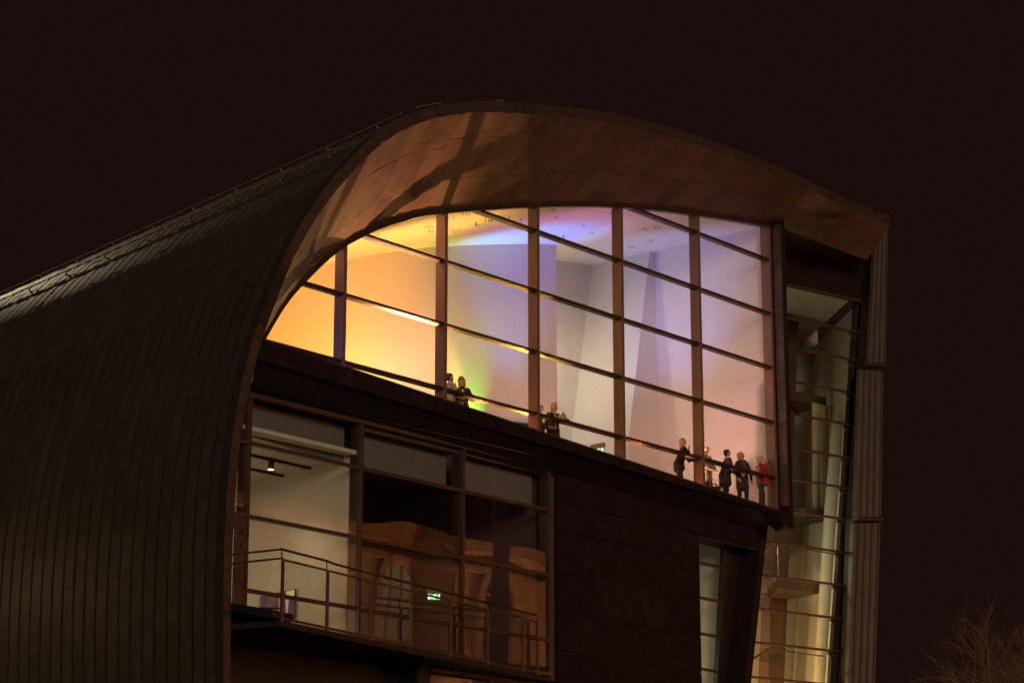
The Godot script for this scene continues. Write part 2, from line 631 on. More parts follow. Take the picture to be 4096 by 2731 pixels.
func gallery(b: Node3D) -> void:
	# frame following the arch and the sill
	var fr := begin()
	for i in range(arch.size() - 1):
		if arch[i].x < 18.6:
			var p: Vector3 = arch[i] + Vector3(0, -0.05, -0.02)
			var q: Vector3 = arch[i + 1] + Vector3(0, -0.05, -0.02)
			bar(fr, p, q + (q - p) * 0.02, 0.13, 0.18)
	bar(fr, Vector3(-2.75, sill_y(-2.75) - 0.0, -0.03), Vector3(18.66, sill_y(18.66), -0.03), 0.05, 0.12)
	var win := put("gallery_window", fr, M.frame, b)
	for x in POSTS:
		var st := begin()
		var y0 := sill_y(x)
		var y1 := arch_y(x)
		box(st, Vector3(x - 0.035, y0, -0.3), Vector3(x + 0.035, y1, -0.02))
		for k in 3:
			box(st, Vector3(x - 0.055 + k * 0.04, y0, -0.018), Vector3(x - 0.025 + k * 0.04, y1, 0.045))
		put("window_post", st, M.bronze, win)
	for y in RAILS:
		for k in range(-1, POSTS.size() - 1):
			var x0: float = -2.7 if k < 0 else POSTS[k] + 0.05
			var x1: float = POSTS[k + 1] - 0.05
			while x0 < x1 and arch_y(x0) < y + 0.05:
				x0 += 0.02
			if x1 - x0 < 0.1:
				continue
			var st := begin()
			box(st, Vector3(x0, y - 0.045, -0.16), Vector3(x1, y + 0.035, 0.0))
			box(st, Vector3(x0, y - 0.035, 0.002), Vector3(x1, y - 0.006, 0.045))
			box(st, Vector3(x0, y + 0.006, 0.002), Vector3(x1, y + 0.035, 0.045))
			put("window_rail", st, M.frame, win)
	# panes
	var hole := PackedVector2Array()
	for p in arch:
		if p.x <= 18.66:
			hole.append(Vector2(p.x, p.y))
	hole.append(Vector2(18.66, arch_y(18.66)))
	hole.append(Vector2(18.66, sill_y(18.66)))
	hole.append(Vector2(-2.75, sill_y(-2.75)))
	var xs := [-2.8] + POSTS
	var ys := [15.0] + RAILS + [26.0]
	for i in xs.size() - 1:
		for j in ys.size() - 1:
			var cell := PackedVector2Array([Vector2(xs[i], ys[j]), Vector2(xs[i + 1], ys[j]), Vector2(xs[i + 1], ys[j + 1]), Vector2(xs[i], ys[j + 1])])
			for poly in Geometry2D.intersect_polygons(cell, hole):
				var tri := Geometry2D.triangulate_polygon(poly)
				if tri.size() < 3:
					continue
				var st := begin()
				for t in range(0, tri.size(), 3):
					var f := []
					for e in 3:
						f.append(Vector3(poly[tri[t + e]].x, poly[tri[t + e]].y, -0.008))
					face(st, f, Vector3(5, 18, -9))
				put("glass_pane", st, M.glass, win)
	# parapet band under the sill, in long pieces, and the tilted face below it
	var band := begin()
	slab(band, [Vector3(-3.2, band_y(-3.2), -0.12), Vector3(19.05, band_y(19.05), -0.12), Vector3(19.05, sill_y(19.05) - 0.03, -0.12), Vector3(-3.2, sill_y(-3.2) - 0.03, -0.12)], Vector3(0, 0, -0.1))
	var bd := put("parapet", band, M.dark, b)
	var cuts := [-3.2, -0.4, 3.3, 7.0, 10.75, 14.45, 17.2, 18.9]
	for i in cuts.size() - 1:
		var st := begin()
		var x0: float = cuts[i] + 0.01
		var x1: float = cuts[i + 1] - 0.01
		slab(st, [Vector3(x0, band_y(x0) - 0.01, -0.115), Vector3(x1, band_y(x1) - 0.01, -0.115), Vector3(x1, sill_y(x1) - 0.026, -0.115), Vector3(x0, sill_y(x0) - 0.026, -0.115)], Vector3(0, 0, 0.16 + rng.randf() * 0.01))
		put("parapet_panel", st, M.clad[i % 3], bd)
	var un := begin()
	slab(un, [Vector3(-3.3, band_y(-3.3) - 0.012, -0.11), Vector3(18.6, band_y(18.6) - 0.012, -0.11), Vector3(18.6, 15.2, -1.0), Vector3(-3.3, 15.66, -1.0)], Vector3(0, 0.05, -0.05))
	put("underside", un, M.dark, b)
	# end fin of the glazed box
	var fin := begin()
	slab(fin, [Vector3(18.7, 15.28, 0), Vector3(18.7, 24.95, 0), Vector3(18.7, 24.95, 0.42), Vector3(18.7, 15.1, 0.42)], Vector3(0.19, 0, 0))
	slab(fin, [Vector3(18.2, 15.27, -0.1), Vector3(18.7, 15.1, -0.1), Vector3(18.7, 15.62, -0.1), Vector3(18.2, 15.62, -0.1)], Vector3(0, 0, 0.5))
	var fo := put("end_fin", fin, M.clad[1], b)
	for i in 7:
		var st := begin()
		var y0 := 15.8 + i * 1.28
		box(st, Vector3(18.668, y0 + 0.01, 0.1), Vector3(18.698, y0 + 1.27, 0.41))
		put("fin_panel", st, M.trim, fo)
	# vault over the room
	var cl := begin()
	var prof := [Vector3(-2.95, 15.6, 0)] + arch.filter(func(e): return e.x < 19.2)
	for i in prof.size() - 1:
		var a: Vector3 = prof[i] + Vector3(0, 0.03, -0.06)
		var c: Vector3 = prof[i + 1] + Vector3(0, 0.03, -0.06)
		var nn := Vector3(c.y - a.y, a.x - c.x, 0).normalized()
		smooth_quad(cl, [a, c, c + run_back(c.x), a + run_back(a.x)], [nn, nn, nn, nn])
	var vault := put("gallery_ceiling", cl, M.ceiling, b)
	# small hooks and fixings in the ceiling
	for i in 40:
		var x := rng.randf_range(1.5, 18.2)
		var z := -rng.randf_range(0.7, 5.0)
		var y := arch_y(x) + 0.03
		var st := begin()
		if i % 6 == 0:
			var ring := []
			for k in 9:
				var an := TAU * k / 8
				ring.append(Vector3(x + cos(an) * 0.04, y - 0.09 + sin(an) * 0.045, z))
			tube(st, ring, 0.01, -1, 5)
			tube(st, [Vector3(x, y, z), Vector3(x, y - 0.05, z)], 0.012, -1, 5)
			put("ceiling_ring", st, M.steel, vault)
		else:
			for k in 1 + i % 3:
				var xx := x + k * 0.13
				tube(st, [Vector3(xx, arch_y(xx) + 0.03, z), Vector3(xx, arch_y(xx) - 0.02, z), Vector3(xx + 0.03, arch_y(xx) - 0.03, z)], 0.010, -1, 5)
			put("ceiling_hook", st, M.steel, vault)
	# back wall curving away, its end, and the alcove
	var wl := begin()
	for i in WALL_PLAN.size() - 1:
		var a := Vector3(WALL_PLAN[i][0], 15.6, WALL_PLAN[i][1])
		var c := Vector3(WALL_PLAN[i + 1][0], 15.6, WALL_PLAN[i + 1][1])
		var na := wall_normal(i)
		var nc := wall_normal(i + 1)
		smooth_quad(wl, [a, c, Vector3(c.x, arch_y(c.x) + 0.2, c.z), Vector3(a.x, arch_y(a.x) + 0.2, a.z)], [na, nc, nc, na])
	slab(wl, [Vector3(14.52, 15.6, -5.22), Vector3(14.52, 24.4, -5.22), Vector3(14.6, 24.4, -7.6), Vector3(14.6, 15.6, -7.6)], Vector3(-0.15, 0, -0.06))
	put("curved_wall", wl, M.white, b)
	var rw := begin()
	slab(rw, [Vector3(18.75, 15.5, -0.06), Vector3(18.75, 25.0, -0.06), Vector3(18.75, 25.0, -4.6), Vector3(18.75, 15.5, -4.6)], Vector3(0.15, 0, 0))
	put("side_wall", rw, M.white, b)
	var al := begin()
	slab(al, [Vector3(18.50, 24.9, -4.603), Vector3(18.9, 24.9, -4.603), Vector3(18.9, 15.5, -4.603), Vector3(16.72, 15.5, -4.603)], Vector3(0, 0, -0.05))
	slab(al, [Vector3(18.50, 24.9, -4.655), Vector3(16.72, 15.5, -4.655), Vector3(16.72, 15.5, -7.2), Vector3(18.50, 24.9, -7.2)], Vector3(0.1, 0, 0))
	put("leaning_wall", al, M.white, b)
	var ab := begin()
	slab(ab, [Vector3(14.4, 15.5, -7.0), Vector3(18.7, 15.5, -7.0), Vector3(18.7, 25.1, -7.0), Vector3(14.4, 25.1, -7.0)], Vector3(0, 0, -0.1))
	put("alcove_wall", ab, M.white, b)
	var fl := begin()
	slab(fl, [Vector3(-2.9, FLOOR - 0.02, -0.97), Vector3(0, FLOOR - 0.02, -0.82), Vector3(4.5, FLOOR - 0.02, -0.64), Vector3(8, FLOOR - 0.02, -0.49), Vector3(12, FLOOR - 0.02, -0.3), Vector3(18.7, FLOOR - 0.02, -0.24), Vector3(18.9, FLOOR - 0.02, -17), Vector3(-0.2, FLOOR - 0.02, -17)], Vector3(0, 0.02, 0))
	put("gallery_floor", fl, M.floor, b)
	var bw := begin()
	var rear := []
	for e in prof:
		rear.append(e + run_back(e.x) + Vector3(0, 0.03, -0.02))
	rear.append(Vector3(rear[-1].x, 15.6, -17.02))
	face(bw, rear, Vector3(8, 20, -30))
	put("rear_wall", bw, M.white, b)

func run_back(x: float) -> Vector3:
	return (BACK * 17.2).lerp(Vector3(0, 0, -17), clampf((x - 3.0) / 3.0, 0, 1))

func wall_normal(i: int) -> Vector3:
	var a: Array = WALL_PLAN[maxi(i - 1, 0)]
	var c: Array = WALL_PLAN[mini(i + 1, WALL_PLAN.size() - 1)]
	var d := Vector3(c[0] - a[0], 0, c[1] - a[1]).normalized()
	var nn := Vector3(d.z, 0, -d.x)
	return nn if nn.z > 0 or nn.x < -0.5 else -nn

# ------------------------------------------------------------------ lower front
const LOW_X := [-2.24, 1.6, 5.44, 8.96]
const LOW_Y := [10.82, 12.6, 14.39]
const Q := -0.9

func lower_front(b: Node3D) -> void:
	var fr := begin()
	bar(fr, Vector3(-3.2, 15.58, Q), Vector3(9.02, 15.58, Q), 0.1, 0.14)
	bar(fr, Vector3(-3.4, 9.9, Q), Vector3(9.02, 9.9, Q), 0.1, 0.14)
	var win := put("lower_window", fr, M.frame_copper, b)
	for x in LOW_X:
		var st := begin()
		box(st, Vector3(x - 0.045, 9.95, Q + 0.0), Vector3(x - 0.008, 15.53, Q + 0.06))
		box(st, Vector3(x + 0.008, 9.95, Q + 0.0), Vector3(x + 0.045, 15.53, Q + 0.06))
		put("window_post", st, M.frame_copper, win)
		var s2 := begin()
		box(s2, Vector3(x - 0.05, 9.95, Q - 0.30), Vector3(x + 0.05, 15.53, Q - 0.02))
		put("post_fin", s2, M.frame, win)
	for y in LOW_Y:
		for i in LOW_X.size() - 1:
			var st := begin()
			box(st, Vector3(LOW_X[i] + 0.047, y - 0.045, Q - 0.06), Vector3(LOW_X[i + 1] - 0.047, y - 0.006, Q + 0.05))
			box(st, Vector3(LOW_X[i] + 0.047, y + 0.006, Q - 0.06), Vector3(LOW_X[i + 1] - 0.047, y + 0.045, Q + 0.05))
			put("window_rail", st, M.frame_copper, win)
	for y in [12.6, 14.39]:
		var st := begin()
		box(st, Vector3(-3.2, y - 0.04, Q - 0.06), Vector3(-2.29, y + 0.04, Q + 0.05))
		put("window_rail", st, M.frame_copper, win)
	var xs := [-3.25] + LOW_X
	var ys := [9.9] + LOW_Y + [15.58]
	for i in xs.size() - 1:
		for j in ys.size() - 1:
			if i == 0 and j < 2:
				continue
			var st := begin()
			face(st, [Vector3(xs[i], ys[j], Q - 0.012), Vector3(xs[i + 1], ys[j], Q - 0.012), Vector3(xs[i + 1], ys[j + 1], Q - 0.012), Vector3(xs[i], ys[j + 1], Q - 0.012)], Vector3(3, 12, -5))
			put("glass_pane", st, M.wavy, win)
	# door to the balcony
	var d := begin()
	box(d, Vector3(-2.6, 10.0, Q - 0.03), Vector3(-2.31, 12.54, Q + 0.045))
	box(d, Vector3(-3.5, 12.25, Q - 0.03), Vector3(-2.602, 12.54, Q + 0.045))
	box(d, Vector3(-3.5, 10.0, Q - 0.03), Vector3(-2.602, 10.2, Q + 0.045))
	var door := put("balcony_door", d, M.frame_copper, b)
	var dg := begin()
	face(dg, [Vector3(-3.5, 10.2, Q), Vector3(-2.6, 10.2, Q), Vector3(-2.6, 12.25, Q), Vector3(-3.5, 12.25, Q)], Vector3(-3, 11, -5))
	put("glass_pane", dg, M.glass, door)
	for y in [11.85, 12.2]:
		var h := begin()
		box(h, Vector3(-2.44, y - 0.05, Q + 0.047), Vector3(-2.28, y + 0.05, Q + 0.09))
		tube(h, [Vector3(-2.36, y - 0.09, Q + 0.09), Vector3(-2.36, y + 0.09, Q + 0.09)], 0.025)
		put("hinge", h, M.frame, door)
	# blinds
	for e in [[1.72, 5.3], [5.55, 8.8]]:
		var st := begin()
		box(st, Vector3(e[0], 14.55, Q - 0.5), Vector3(e[1], 15.5, Q - 0.47))
		var bl := put("roller_blind", st, M.blind, win)
		var hb := begin()
		box(hb, Vector3(e[0], 14.5, Q - 0.51), Vector3(e[1], 14.548, Q - 0.46))
		put("hem_bar", hb, M.frame, bl)
	var bk := begin()
	slab(bk, [Vector3(-2.18, 14.77, Q - 0.5), Vector3(1.5, 14.57, Q - 0.5), Vector3(1.5, 15.55, Q - 0.5), Vector3(-2.18, 15.55, Q - 0.5)], Vector3(0, 0, -0.1))
	put("bulkhead", bk, M.blind, b)
	# lit room behind the first bays
	var back := 9.0
	var w0 := Vector3(1.6, 9.8, -1.35)
	var r := begin()
	slab(r, [w0, w0 + BACK * back, w0 + BACK * back + Vector3(0, 5.1, 0), w0 + Vector3(0, 5.1, 0)], Vector3(0.2, 0, 0.03))
	put("room_wall", r, M.cream, b)
	var r2 := begin()
	slab(r2, [Vector3(-3.3, 14.75, -1.0), Vector3(1.8, 14.75, -1.0), Vector3(3.3, 14.75, -10.5), Vector3(-1.7, 14.75, -10.5)], Vector3(0, 0.1, 0))
	put("room_ceiling", r2, M.cream, b)
	var r3 := begin()
	box(r3, Vector3(-1.7, 9.8, -10.5), Vector3(3.6, 15, -10.3))
	slab(r3, [Vector3(-3.35, 9.8, -1.25), Vector3(-3.1, 15, -1.25), Vector3(-1.6, 15, -10.4), Vector3(-1.85, 9.8, -10.4)], Vector3(0.06, 0, 0))
	put("room_wall", r3, M.cream, b)
	var r4 := begin()
	slab(r4, [Vector3(-3.4, 9.75, -0.95), Vector3(3.6, 9.75, -0.95), Vector3(3.6, 9.75, -10.6), Vector3(-1.8, 9.75, -10.6)], Vector3(0, 0.1, 0))
	put("room_floor", r4, M.floor, b)
	# dark room behind the other bays
	var k := begin()
	box(k, Vector3(1.9, 9.75, -7.2), Vector3(9.6, 15.6, -7.0))
	box(k, Vector3(9.1, 9.75, -7.0), Vector3(9.3, 15.6, -1.0))
	slab(k, [Vector3(1.85, 9.75, -0.98), Vector3(9.3, 9.75, -0.98), Vector3(9.3, 9.75, -7.0), Vector3(2.6, 9.75, -7.0)], Vector3(0, 0.1, 0))
	slab(k, [Vector3(1.85, 15.4, -1.0), Vector3(9.3, 15.4, -1.0), Vector3(9.3, 15.4, -7.0), Vector3(2.6, 15.4, -7.0)], Vector3(0, 0.1, 0))
	put("dark_room", k, M.burgundy, b)
	# metal clad wall to the right, in courses
	var wl := begin()
	box(wl, Vector3(9.33, 8.0, Q - 0.55), Vector3(15.86, 14.62, Q - 0.06))
	box(wl, Vector3(9.33, 14.63, Q - 0.55), Vector3(19.2, 15.69, Q - 0.06))
	box(wl, Vector3(9.0, 8.0, Q - 0.4), Vector3(9.325, 15.5, Q - 0.3))
	var wall := put("front_wall", wl, M.dark, b)
	var ys2 := [8.4, 9.5, 10.6, 11.65, 12.77, 13.9, 14.68, 15.69]
	for j in ys2.size() - 1:
		var x1 := 15.87 if j < 6 else 19.2
		var x := 9.36
		var first := true
		while x < x1 - 0.05:
			var e := minf(x + (1.6 if first and j % 2 else 3.25), x1)
			if x1 - e < 0.7:
				e = x1
			var st := begin()
			box(st, Vector3(x + 0.009, ys2[j] + 0.011, Q - 0.055), Vector3(e - 0.009, ys2[j + 1] - 0.011, Q - 0.008 + rng.randf() * 0.008))
			put("wall_panel", st, M.clad[rng.randi() % 3], wall)
			x = e
			first = false
	# slanted fin at the wall's end, and the recess with the narrow window
	var fn := begin()
	slab(fn, [Vector3(19.205, 15.8, Q - 1.2), Vector3(19.5, 15.8, Q - 1.2), Vector3(17.75, 8.0, Q - 1.2), Vector3(17.42, 8.0, Q - 1.2)], Vector3(0, 0, 1.2))
	put("slanted_fin", fn, M.clad[1], b)
	var rc := begin()
	slab(rc, [Vector3(18.1, 14.95, -1.62), Vector3(19.6, 14.95, -1.62), Vector3(17.9, 8.0, -1.62), Vector3(17.2, 8.0, -1.62)], Vector3(0, 0, -0.1))
	box(rc, Vector3(15.86, 14.74, -2.0), Vector3(19.4, 15.0, -1.46))
	put("recess_wall", rc, M.dark, b)
	var sf := begin()
	bar(sf, Vector3(15.9, 14.72, -1.6), Vector3(18.1, 14.72, -1.6), 0.07, 0.1)
	bar(sf, Vector3(18.07, 14.72, -1.6), Vector3(17.18, 8.0, -1.6), 0.06, 0.1)
	var slot := put("narrow_window", sf, M.frame, b)
	for y in [8.8, 9.85, 10.87, 11.92, 13.0, 14.05]:
		var st := begin()
		var xr: float = 18.02 - (14.72 - y) * 0.133
		box(st, Vector3(15.9, y - 0.035, -1.66), Vector3(xr, y + 0.035, -1.56))
		put("window_rail", st, M.frame, slot)
	var sp := [8.0, 8.8, 9.85, 10.87, 11.92, 13.0, 14.05, 14.7]
	for i in sp.size() - 1:
		var st := begin()
		var xa: float = 18.05 - (14.72 - float(sp[i])) * 0.133
		var xb: float = 18.05 - (14.72 - float(sp[i + 1])) * 0.133
		face(st, [Vector3(15.9, sp[i], -1.61), Vector3(xa, sp[i], -1.61), Vector3(xb, sp[i + 1], -1.61), Vector3(15.9, sp[i + 1], -1.61)], Vector3(16, 12, -3))
		put("glass_pane", st, M.glass, slot)
	var sr := begin()
	box(sr, Vector3(15.8, 8, -4.1), Vector3(20, 15.2, -4.0))
	box(sr, Vector3(15.7, 8, -4.0), Vector3(15.86, 15.2, -1.5))
	box(sr, Vector3(15.8, 15.1, -4.0), Vector3(19.0, 15.2, -1.5))
	box(sr, Vector3(15.8, 7.9, -4.0), Vector3(19.0, 8.0, -1.5))
	slab(sr, [Vector3(18.55, 15.2, -1.75), Vector3(17.7, 8, -1.75), Vector3(17.7, 8, -4), Vector3(18.55, 15.2, -4)], Vector3(0.1, 0, 0))
	put("passage_wall", sr, M.cream, b)
	# base of the building, down to the ground
	var bs := begin()
	box(bs, Vector3(-2.5, 0, -2.2), Vector3(18.5, 8.3, -1.6))
	box(bs, Vector3(-2.9, 8.3, -2.6), Vector3(4.2, 9.7, -2.0))
	box(bs, Vector3(4.2, 8.3, -2.0), Vector3(4.7, 9.72, -1.3))
	box(bs, Vector3(9.2, 8.3, -1.4), Vector3(9.34, 9.7, -0.95))
	put("base_wall", bs, M.dark, b)
	var uw := begin()
	bar(uw, Vector3(4.7, 9.66, -1.3), Vector3(9.2, 9.66, -1.3), 0.12, 0.1)
	bar(uw, Vector3(7.0, 8.3, -1.3), Vector3(7.0, 9.6, -1.3), 0.07, 0.08)
	var low := put("bottom_window", uw, M.frame_copper, b)
	for e in [[4.7, 6.96], [7.04, 9.2]]:
		var st := begin()
		face(st, [Vector3(e[0], 8.3, -1.31), Vector3(e[1], 8.3, -1.31), Vector3(e[1], 9.6, -1.31), Vector3(e[0], 9.6, -1.31)], Vector3(6, 9, -4))
		put("glass_pane", st, M.glass, low)
	var lb := begin()
	box(lb, Vector3(4.7, 8.3, -1.6), Vector3(9.2, 9.6, -1.5))
	put("roller_blind", lb, M.blind, low)
	balcony(b)

# the balcony edge runs a little askew to the front and meets it at the right
const B0 := Vector3(-2.93, 0, 1.13)
const B1 := Vector3(8.31, 0, -0.75)
func rim(x: float, y: float) -> Vector3:
	var t := (x - B0.x) / (B1.x - B0.x)
	return Vector3(x, y, lerpf(B0.z, B1.z, t))

func balcony(b: Node3D) -> void:
	var st := begin()
	slab(st, [rim(-3.0, 9.82), rim(8.31, 9.82), Vector3(9.0, 9.82, Q), Vector3(-3.6, 9.82, Q)], Vector3(0, -0.14, 0))
	slab(st, [rim(-2.93, 9.9), rim(8.31, 9.9), rim(8.31, 9.85) , rim(-2.93, 9.85)], Vector3(-0.02, 0, -0.05))
	var deck := put("balcony", st, M.dark, b)
	var br := begin()
	slab(br, [rim(-3.3, 10.02), rim(-2.5, 10.02), Vector3(-2.5, 10.02, Q + 0.08), Vector3(-3.5, 10.45, Q + 0.08)], Vector3(0, -0.18, 0))
	put("threshold", br, M.dark, deck)
	var px := [-2.93, -1.19, 0.565, 2.3, 4.065, 5.805, 7.555, 8.3]
	for x in px:
		var p := begin()
		bar(p, rim(x, 9.78), rim(x, 11.21), 0.07, 0.05)
		put("rail_post", p, M.steel, deck)
		var s := begin()
		tube(s, [rim(x - 0.05, 11.2), rim(x - 0.05, 11.42)], 0.018)
		put("rail_stem", s, M.steel, deck)
	for y in [11.225, 9.86]:
		for i in px.size() - 1:
			var s := begin()
			bar(s, rim(px[i] + 0.036, y), rim(px[i + 1] - 0.036, y), 0.045, 0.045)
			put("panel_rail", s, M.steel, deck)
	var h := begin()
	tube(h, [rim(-3.02, 11.46), rim(-2.88, 11.455), rim(-1.27, 11.45), rim(-0.92, 11.42), rim(8.25, 11.4)], 0.03)
	put("handrail", h, M.frame, deck)
	# fine mesh between the posts
	for i in px.size() - 1:
		var s := begin()
		slab(s, [rim(px[i] + 0.04, 9.9), rim(px[i + 1] - 0.04, 9.9), rim(px[i + 1] - 0.04, 11.2), rim(px[i] + 0.04, 11.2)], Vector3(0, 0, 0.004))
		put("mesh_panel", s, M.mesh, deck)
	# the short return towards the door
	for y in [11.47, 11.26, 10.1]:
		var s := begin()
		var a := rim(-2.93, y)
		tube(s, [a, Vector3(-3.45, y - 0.04 if y > 11 else y + 0.1, -0.55)], 0.025)
		put("handrail", s, M.steel, deck)

# ------------------------------------------------------------------ stair tower at the right
const T0 := Vector3(19.5, 0, -2.2)
const TX := Vector3(0.9757, 0, 0.2191)
const TN := Vector3(-0.2191, 0, 0.9757)
func tw(a: float, y: float, off := 0.0) -> Vector3:
	return T0 + TX * a + TN * off + Vector3(0, y, 0)
func t_right(y: float) -> float:
	return 6.07 - (23.88 - y) * 0.1392
func t_left(y: float) -> float:
	return 0.5 - (15.5 - y) * 0.2 if y < 15.5 else 0.5

func stair_tower(b: Node3D) -> void:
	var ys := [23.88, 22.77, 21.79, 20.65, 19.56, 18.43, 17.42, 16.37, 15.28, 14.2, 13.12, 12.06, 10.98, 9.9, 8.8, 7.7]
	var fr := begin()
	bar(fr, tw(0.5, 23.88), tw(t_right(23.88), 23.88), 0.07, 0.12, TN)
	bar(fr, tw(t_right(23.9), 23.9), tw(t_right(7.7), 7.7), 0.07, 0.12, TN)
	var win := put("stair_window", fr, M.frame_copper, b)
	for i in ys.size():
		var y: float = ys[i]
		if i > 0:
			var st := begin()
			bar(st, tw(t_left(y), y), tw(t_right(y) - 0.03, y), 0.06, 0.12, TN)
			put("window_rail", st, M.frame_copper, win)
			var s2 := begin()
			slab(s2, [tw(t_right(y) - 0.55, y - 0.03, -0.1), tw(t_right(y) - 0.05, y - 0.03, -0.1), tw(t_right(y) - 0.05, y - 0.16, -0.1), tw(t_right(y) - 0.4, y - 0.2, -0.1)], -TN * 0.05)
			put("rail_bracket", s2, M.frame, win)
		if i < ys.size() - 1:
			var y2: float = ys[i + 1]
			var st := begin()
			face(st, [tw(t_left(y), y, -0.01), tw(t_right(y), y, -0.01), tw(t_right(y2), y2, -0.01), tw(t_left(y2), y2, -0.01)], tw(3, y, -3))
			put("glass_pane", st, M.glass, win)
	# post inside along the slanted edge
	var ip := begin()
	slab(ip, [tw(t_right(23.9) - 0.3, 23.9, -0.3), tw(t_right(23.9) - 0.04, 23.9, -0.3), tw(t_right(7.5) - 0.04, 7.5, -0.3), tw(t_right(7.5) - 0.3, 7.5, -0.3)], TN * 0.16)
	put("edge_post", ip, M.dark, b)
	# wall above the glass and the strip beside it
	var wl := begin()
	slab(wl, [tw(0.2, 23.93, 0.0), tw(6.35, 23.93, 0.0), tw(6.5, 25.4, 0.0), tw(0.2, 25.2, 0.0)], -TN * 0.3)
	put("tower_wall", wl, M.clad[0], b)
	var hu := begin()
	slab(hu, [Vector3(18.9, 24.93, 0.03), Vector3(24.3, 24.96, 0.03), Vector3(25.6, 25.0, -3.0), Vector3(18.9, 25.0, -3.0)], Vector3(0, 0.1, 0))
	put("hood_underside", hu, M.dark, b)
	var sp := begin()
	slab(sp, [tw(t_right(23.9) + 0.04, 23.92, 0.05), tw(6.75, 25.3, 0.05), tw(5.4, 7.5, 0.05), tw(t_right(7.5) + 0.04, 7.5, 0.05)], -TN * 0.35)
	put("tower_side", sp, M.clad[2], b)
	var hs := begin()
	slab(hs, [tw(t_right(24) + 0.03, 24, -0.35), tw(t_right(7.5) + 0.03, 7.5, -0.35), tw(t_right(7.5) + 2.6, 7.5, -5.1), tw(t_right(24) + 2.6, 24, -5.1)], TX * 0.12)
	put("hall_side_wall", hs, M.cream, b)
	# pier of ribbed channel planks, three lengths
	var pier := begin()
	slab(pier, [tw(6.2, 26.2, 0.42), tw(6.62, 26.2, 0.42), tw(5.05, 7.0, 0.42), tw(3.9, 7.0, 0.42), tw(4.75, 16.3, 0.42), tw(5.5, 21.5, 0.42)], -TN * 0.4)
	var po := put("channel_pier", pier, M.dark, b)
	var lens := [[[6.09, 26.35, 6.68, 26.4], [5.53, 21.62, 6.31, 21.72], 3], [[5.10, 21.3, 6.17, 21.42], [4.64, 16.36, 5.82, 16.5], 4], [[4.54, 16.14, 5.77, 16.28], [3.72, 7.6, 4.90, 7.7], 4]]
	for e in lens:
		var n: int = e[2]
		for k in n:
			var st := begin()
			var f0 := float(k) / n
			var f1 := float(k + 1) / n - 0.02
			var p := [tw(lerpf(e[0][0], e[0][2], f0), lerpf(e[0][1], e[0][3], f0), 0.44), tw(lerpf(e[0][0], e[0][2], f1), lerpf(e[0][1], e[0][3], f1), 0.44), tw(lerpf(e[1][0], e[1][2], f1), lerpf(e[1][1], e[1][3], f1), 0.44), tw(lerpf(e[1][0], e[1][2], f0), lerpf(e[1][1], e[1][3], f0), 0.44)]
			slab(st, p, TN * 0.1)
			for s in [0.0, 0.85]:
				var q0: Vector3 = p[0].lerp(p[1], s)
				var q1: Vector3 = p[3].lerp(p[2], s)
				var w: Vector3 = (p[1] - p[0]) * 0.15
				slab(st, [q0 + TN * 0.102, q0 + w + TN * 0.102, q1 + w + TN * 0.102, q1 + TN * 0.102], TN * 0.06)
			put("channel_plank", st, M.channel, po)
	for e in [[5.25, 21.5, 6.2], [4.6, 16.28, 5.8]]:
		var st := begin()
		bar(st, tw(e[0], e[1], 0.62), tw(e[2], e[1] + 0.1, 0.62), 0.1, 0.14, TN)
		put("joint_strip", st, M.frame, po)
	var pipe := begin()
	tube(pipe, [tw(6.36, 21.6, 0.5), tw(6.52, 23.6, 0.5)], 0.02)
	put("drain_pipe", pipe, M.frame, b)
	# inside: walls, landings, stair, column, slatted curtain
	var hw := begin()
	slab(hw, [tw(-0.4, 7, -5.2), tw(8.8, 7, -5.2), tw(8.8, 24.5, -5.2), tw(-0.4, 24.5, -5.2)], -TN * 0.1)
	slab(hw, [tw(-0.4, 7, -0.6), tw(-0.4, 24.5, -0.6), tw(-0.4, 24.5, -5.2), tw(-0.4, 7, -5.2)], -TX * 0.1)
	slab(hw, [tw(-1.9, 7, -0.5), tw(-0.9, 7, -0.5), tw(0.4, 15.4, -0.5), tw(0.4, 24.2, -0.5), tw(-0.4, 24.2, -0.5), tw(-0.4, 15.4, -0.5)], -TN * 0.1)
	slab(hw, [tw(-0.4, 24.2, -0.3), tw(5.9, 24.2, -0.3), tw(8.4, 24.2, -5.2), tw(-0.4, 24.2, -5.2)], Vector3(0, 0.1, 0))
	slab(hw, [tw(-1.9, 6.9, 0), tw(3.6, 6.9, 0), tw(6, 6.9, -5.2), tw(-1.9, 6.9, -5.2)], Vector3(0, 0.1, 0))
	put("stair_hall", hw, M.cream, b)
	var pt := begin()
	slab(pt, [tw(3.9, 7, -3.4), tw(4.6, 7, -3.4), tw(6.2, 24, -3.4), tw(5.5, 24, -3.4)], -TN * 0.5)
	put("slanted_pillar", pt, M.steel, b)
	var sc := begin()
	tube(sc, [tw(4.0, 7, -1.5), tw(4.85, 11.3, -1.5), tw(5.6, 17.0, -1.5), tw(6.1, 20.0, -1.5)], 0.2, 0.25, 12)
	put("round_column", sc, M.cream, b)
	var cu := begin()
	box(cu, Vector3.ZERO, Vector3(0.01, 0.01, 0.01))
	for k in 9:
		var a := 5.75 + k * 0.2
		var st := begin()
		slab(st, [tw(a, 16.9, -2.5 - 0.05 * (k % 2)), tw(a + 0.17, 16.9, -2.5 - 0.05 * (k % 2)), tw(a + 0.3, 20.9, -2.5 - 0.05 * (k % 2)), tw(a + 0.13, 20.9, -2.5 - 0.05 * (k % 2))], -TN * 0.05)
		put("curtain_slat", st, M.curtain, b)
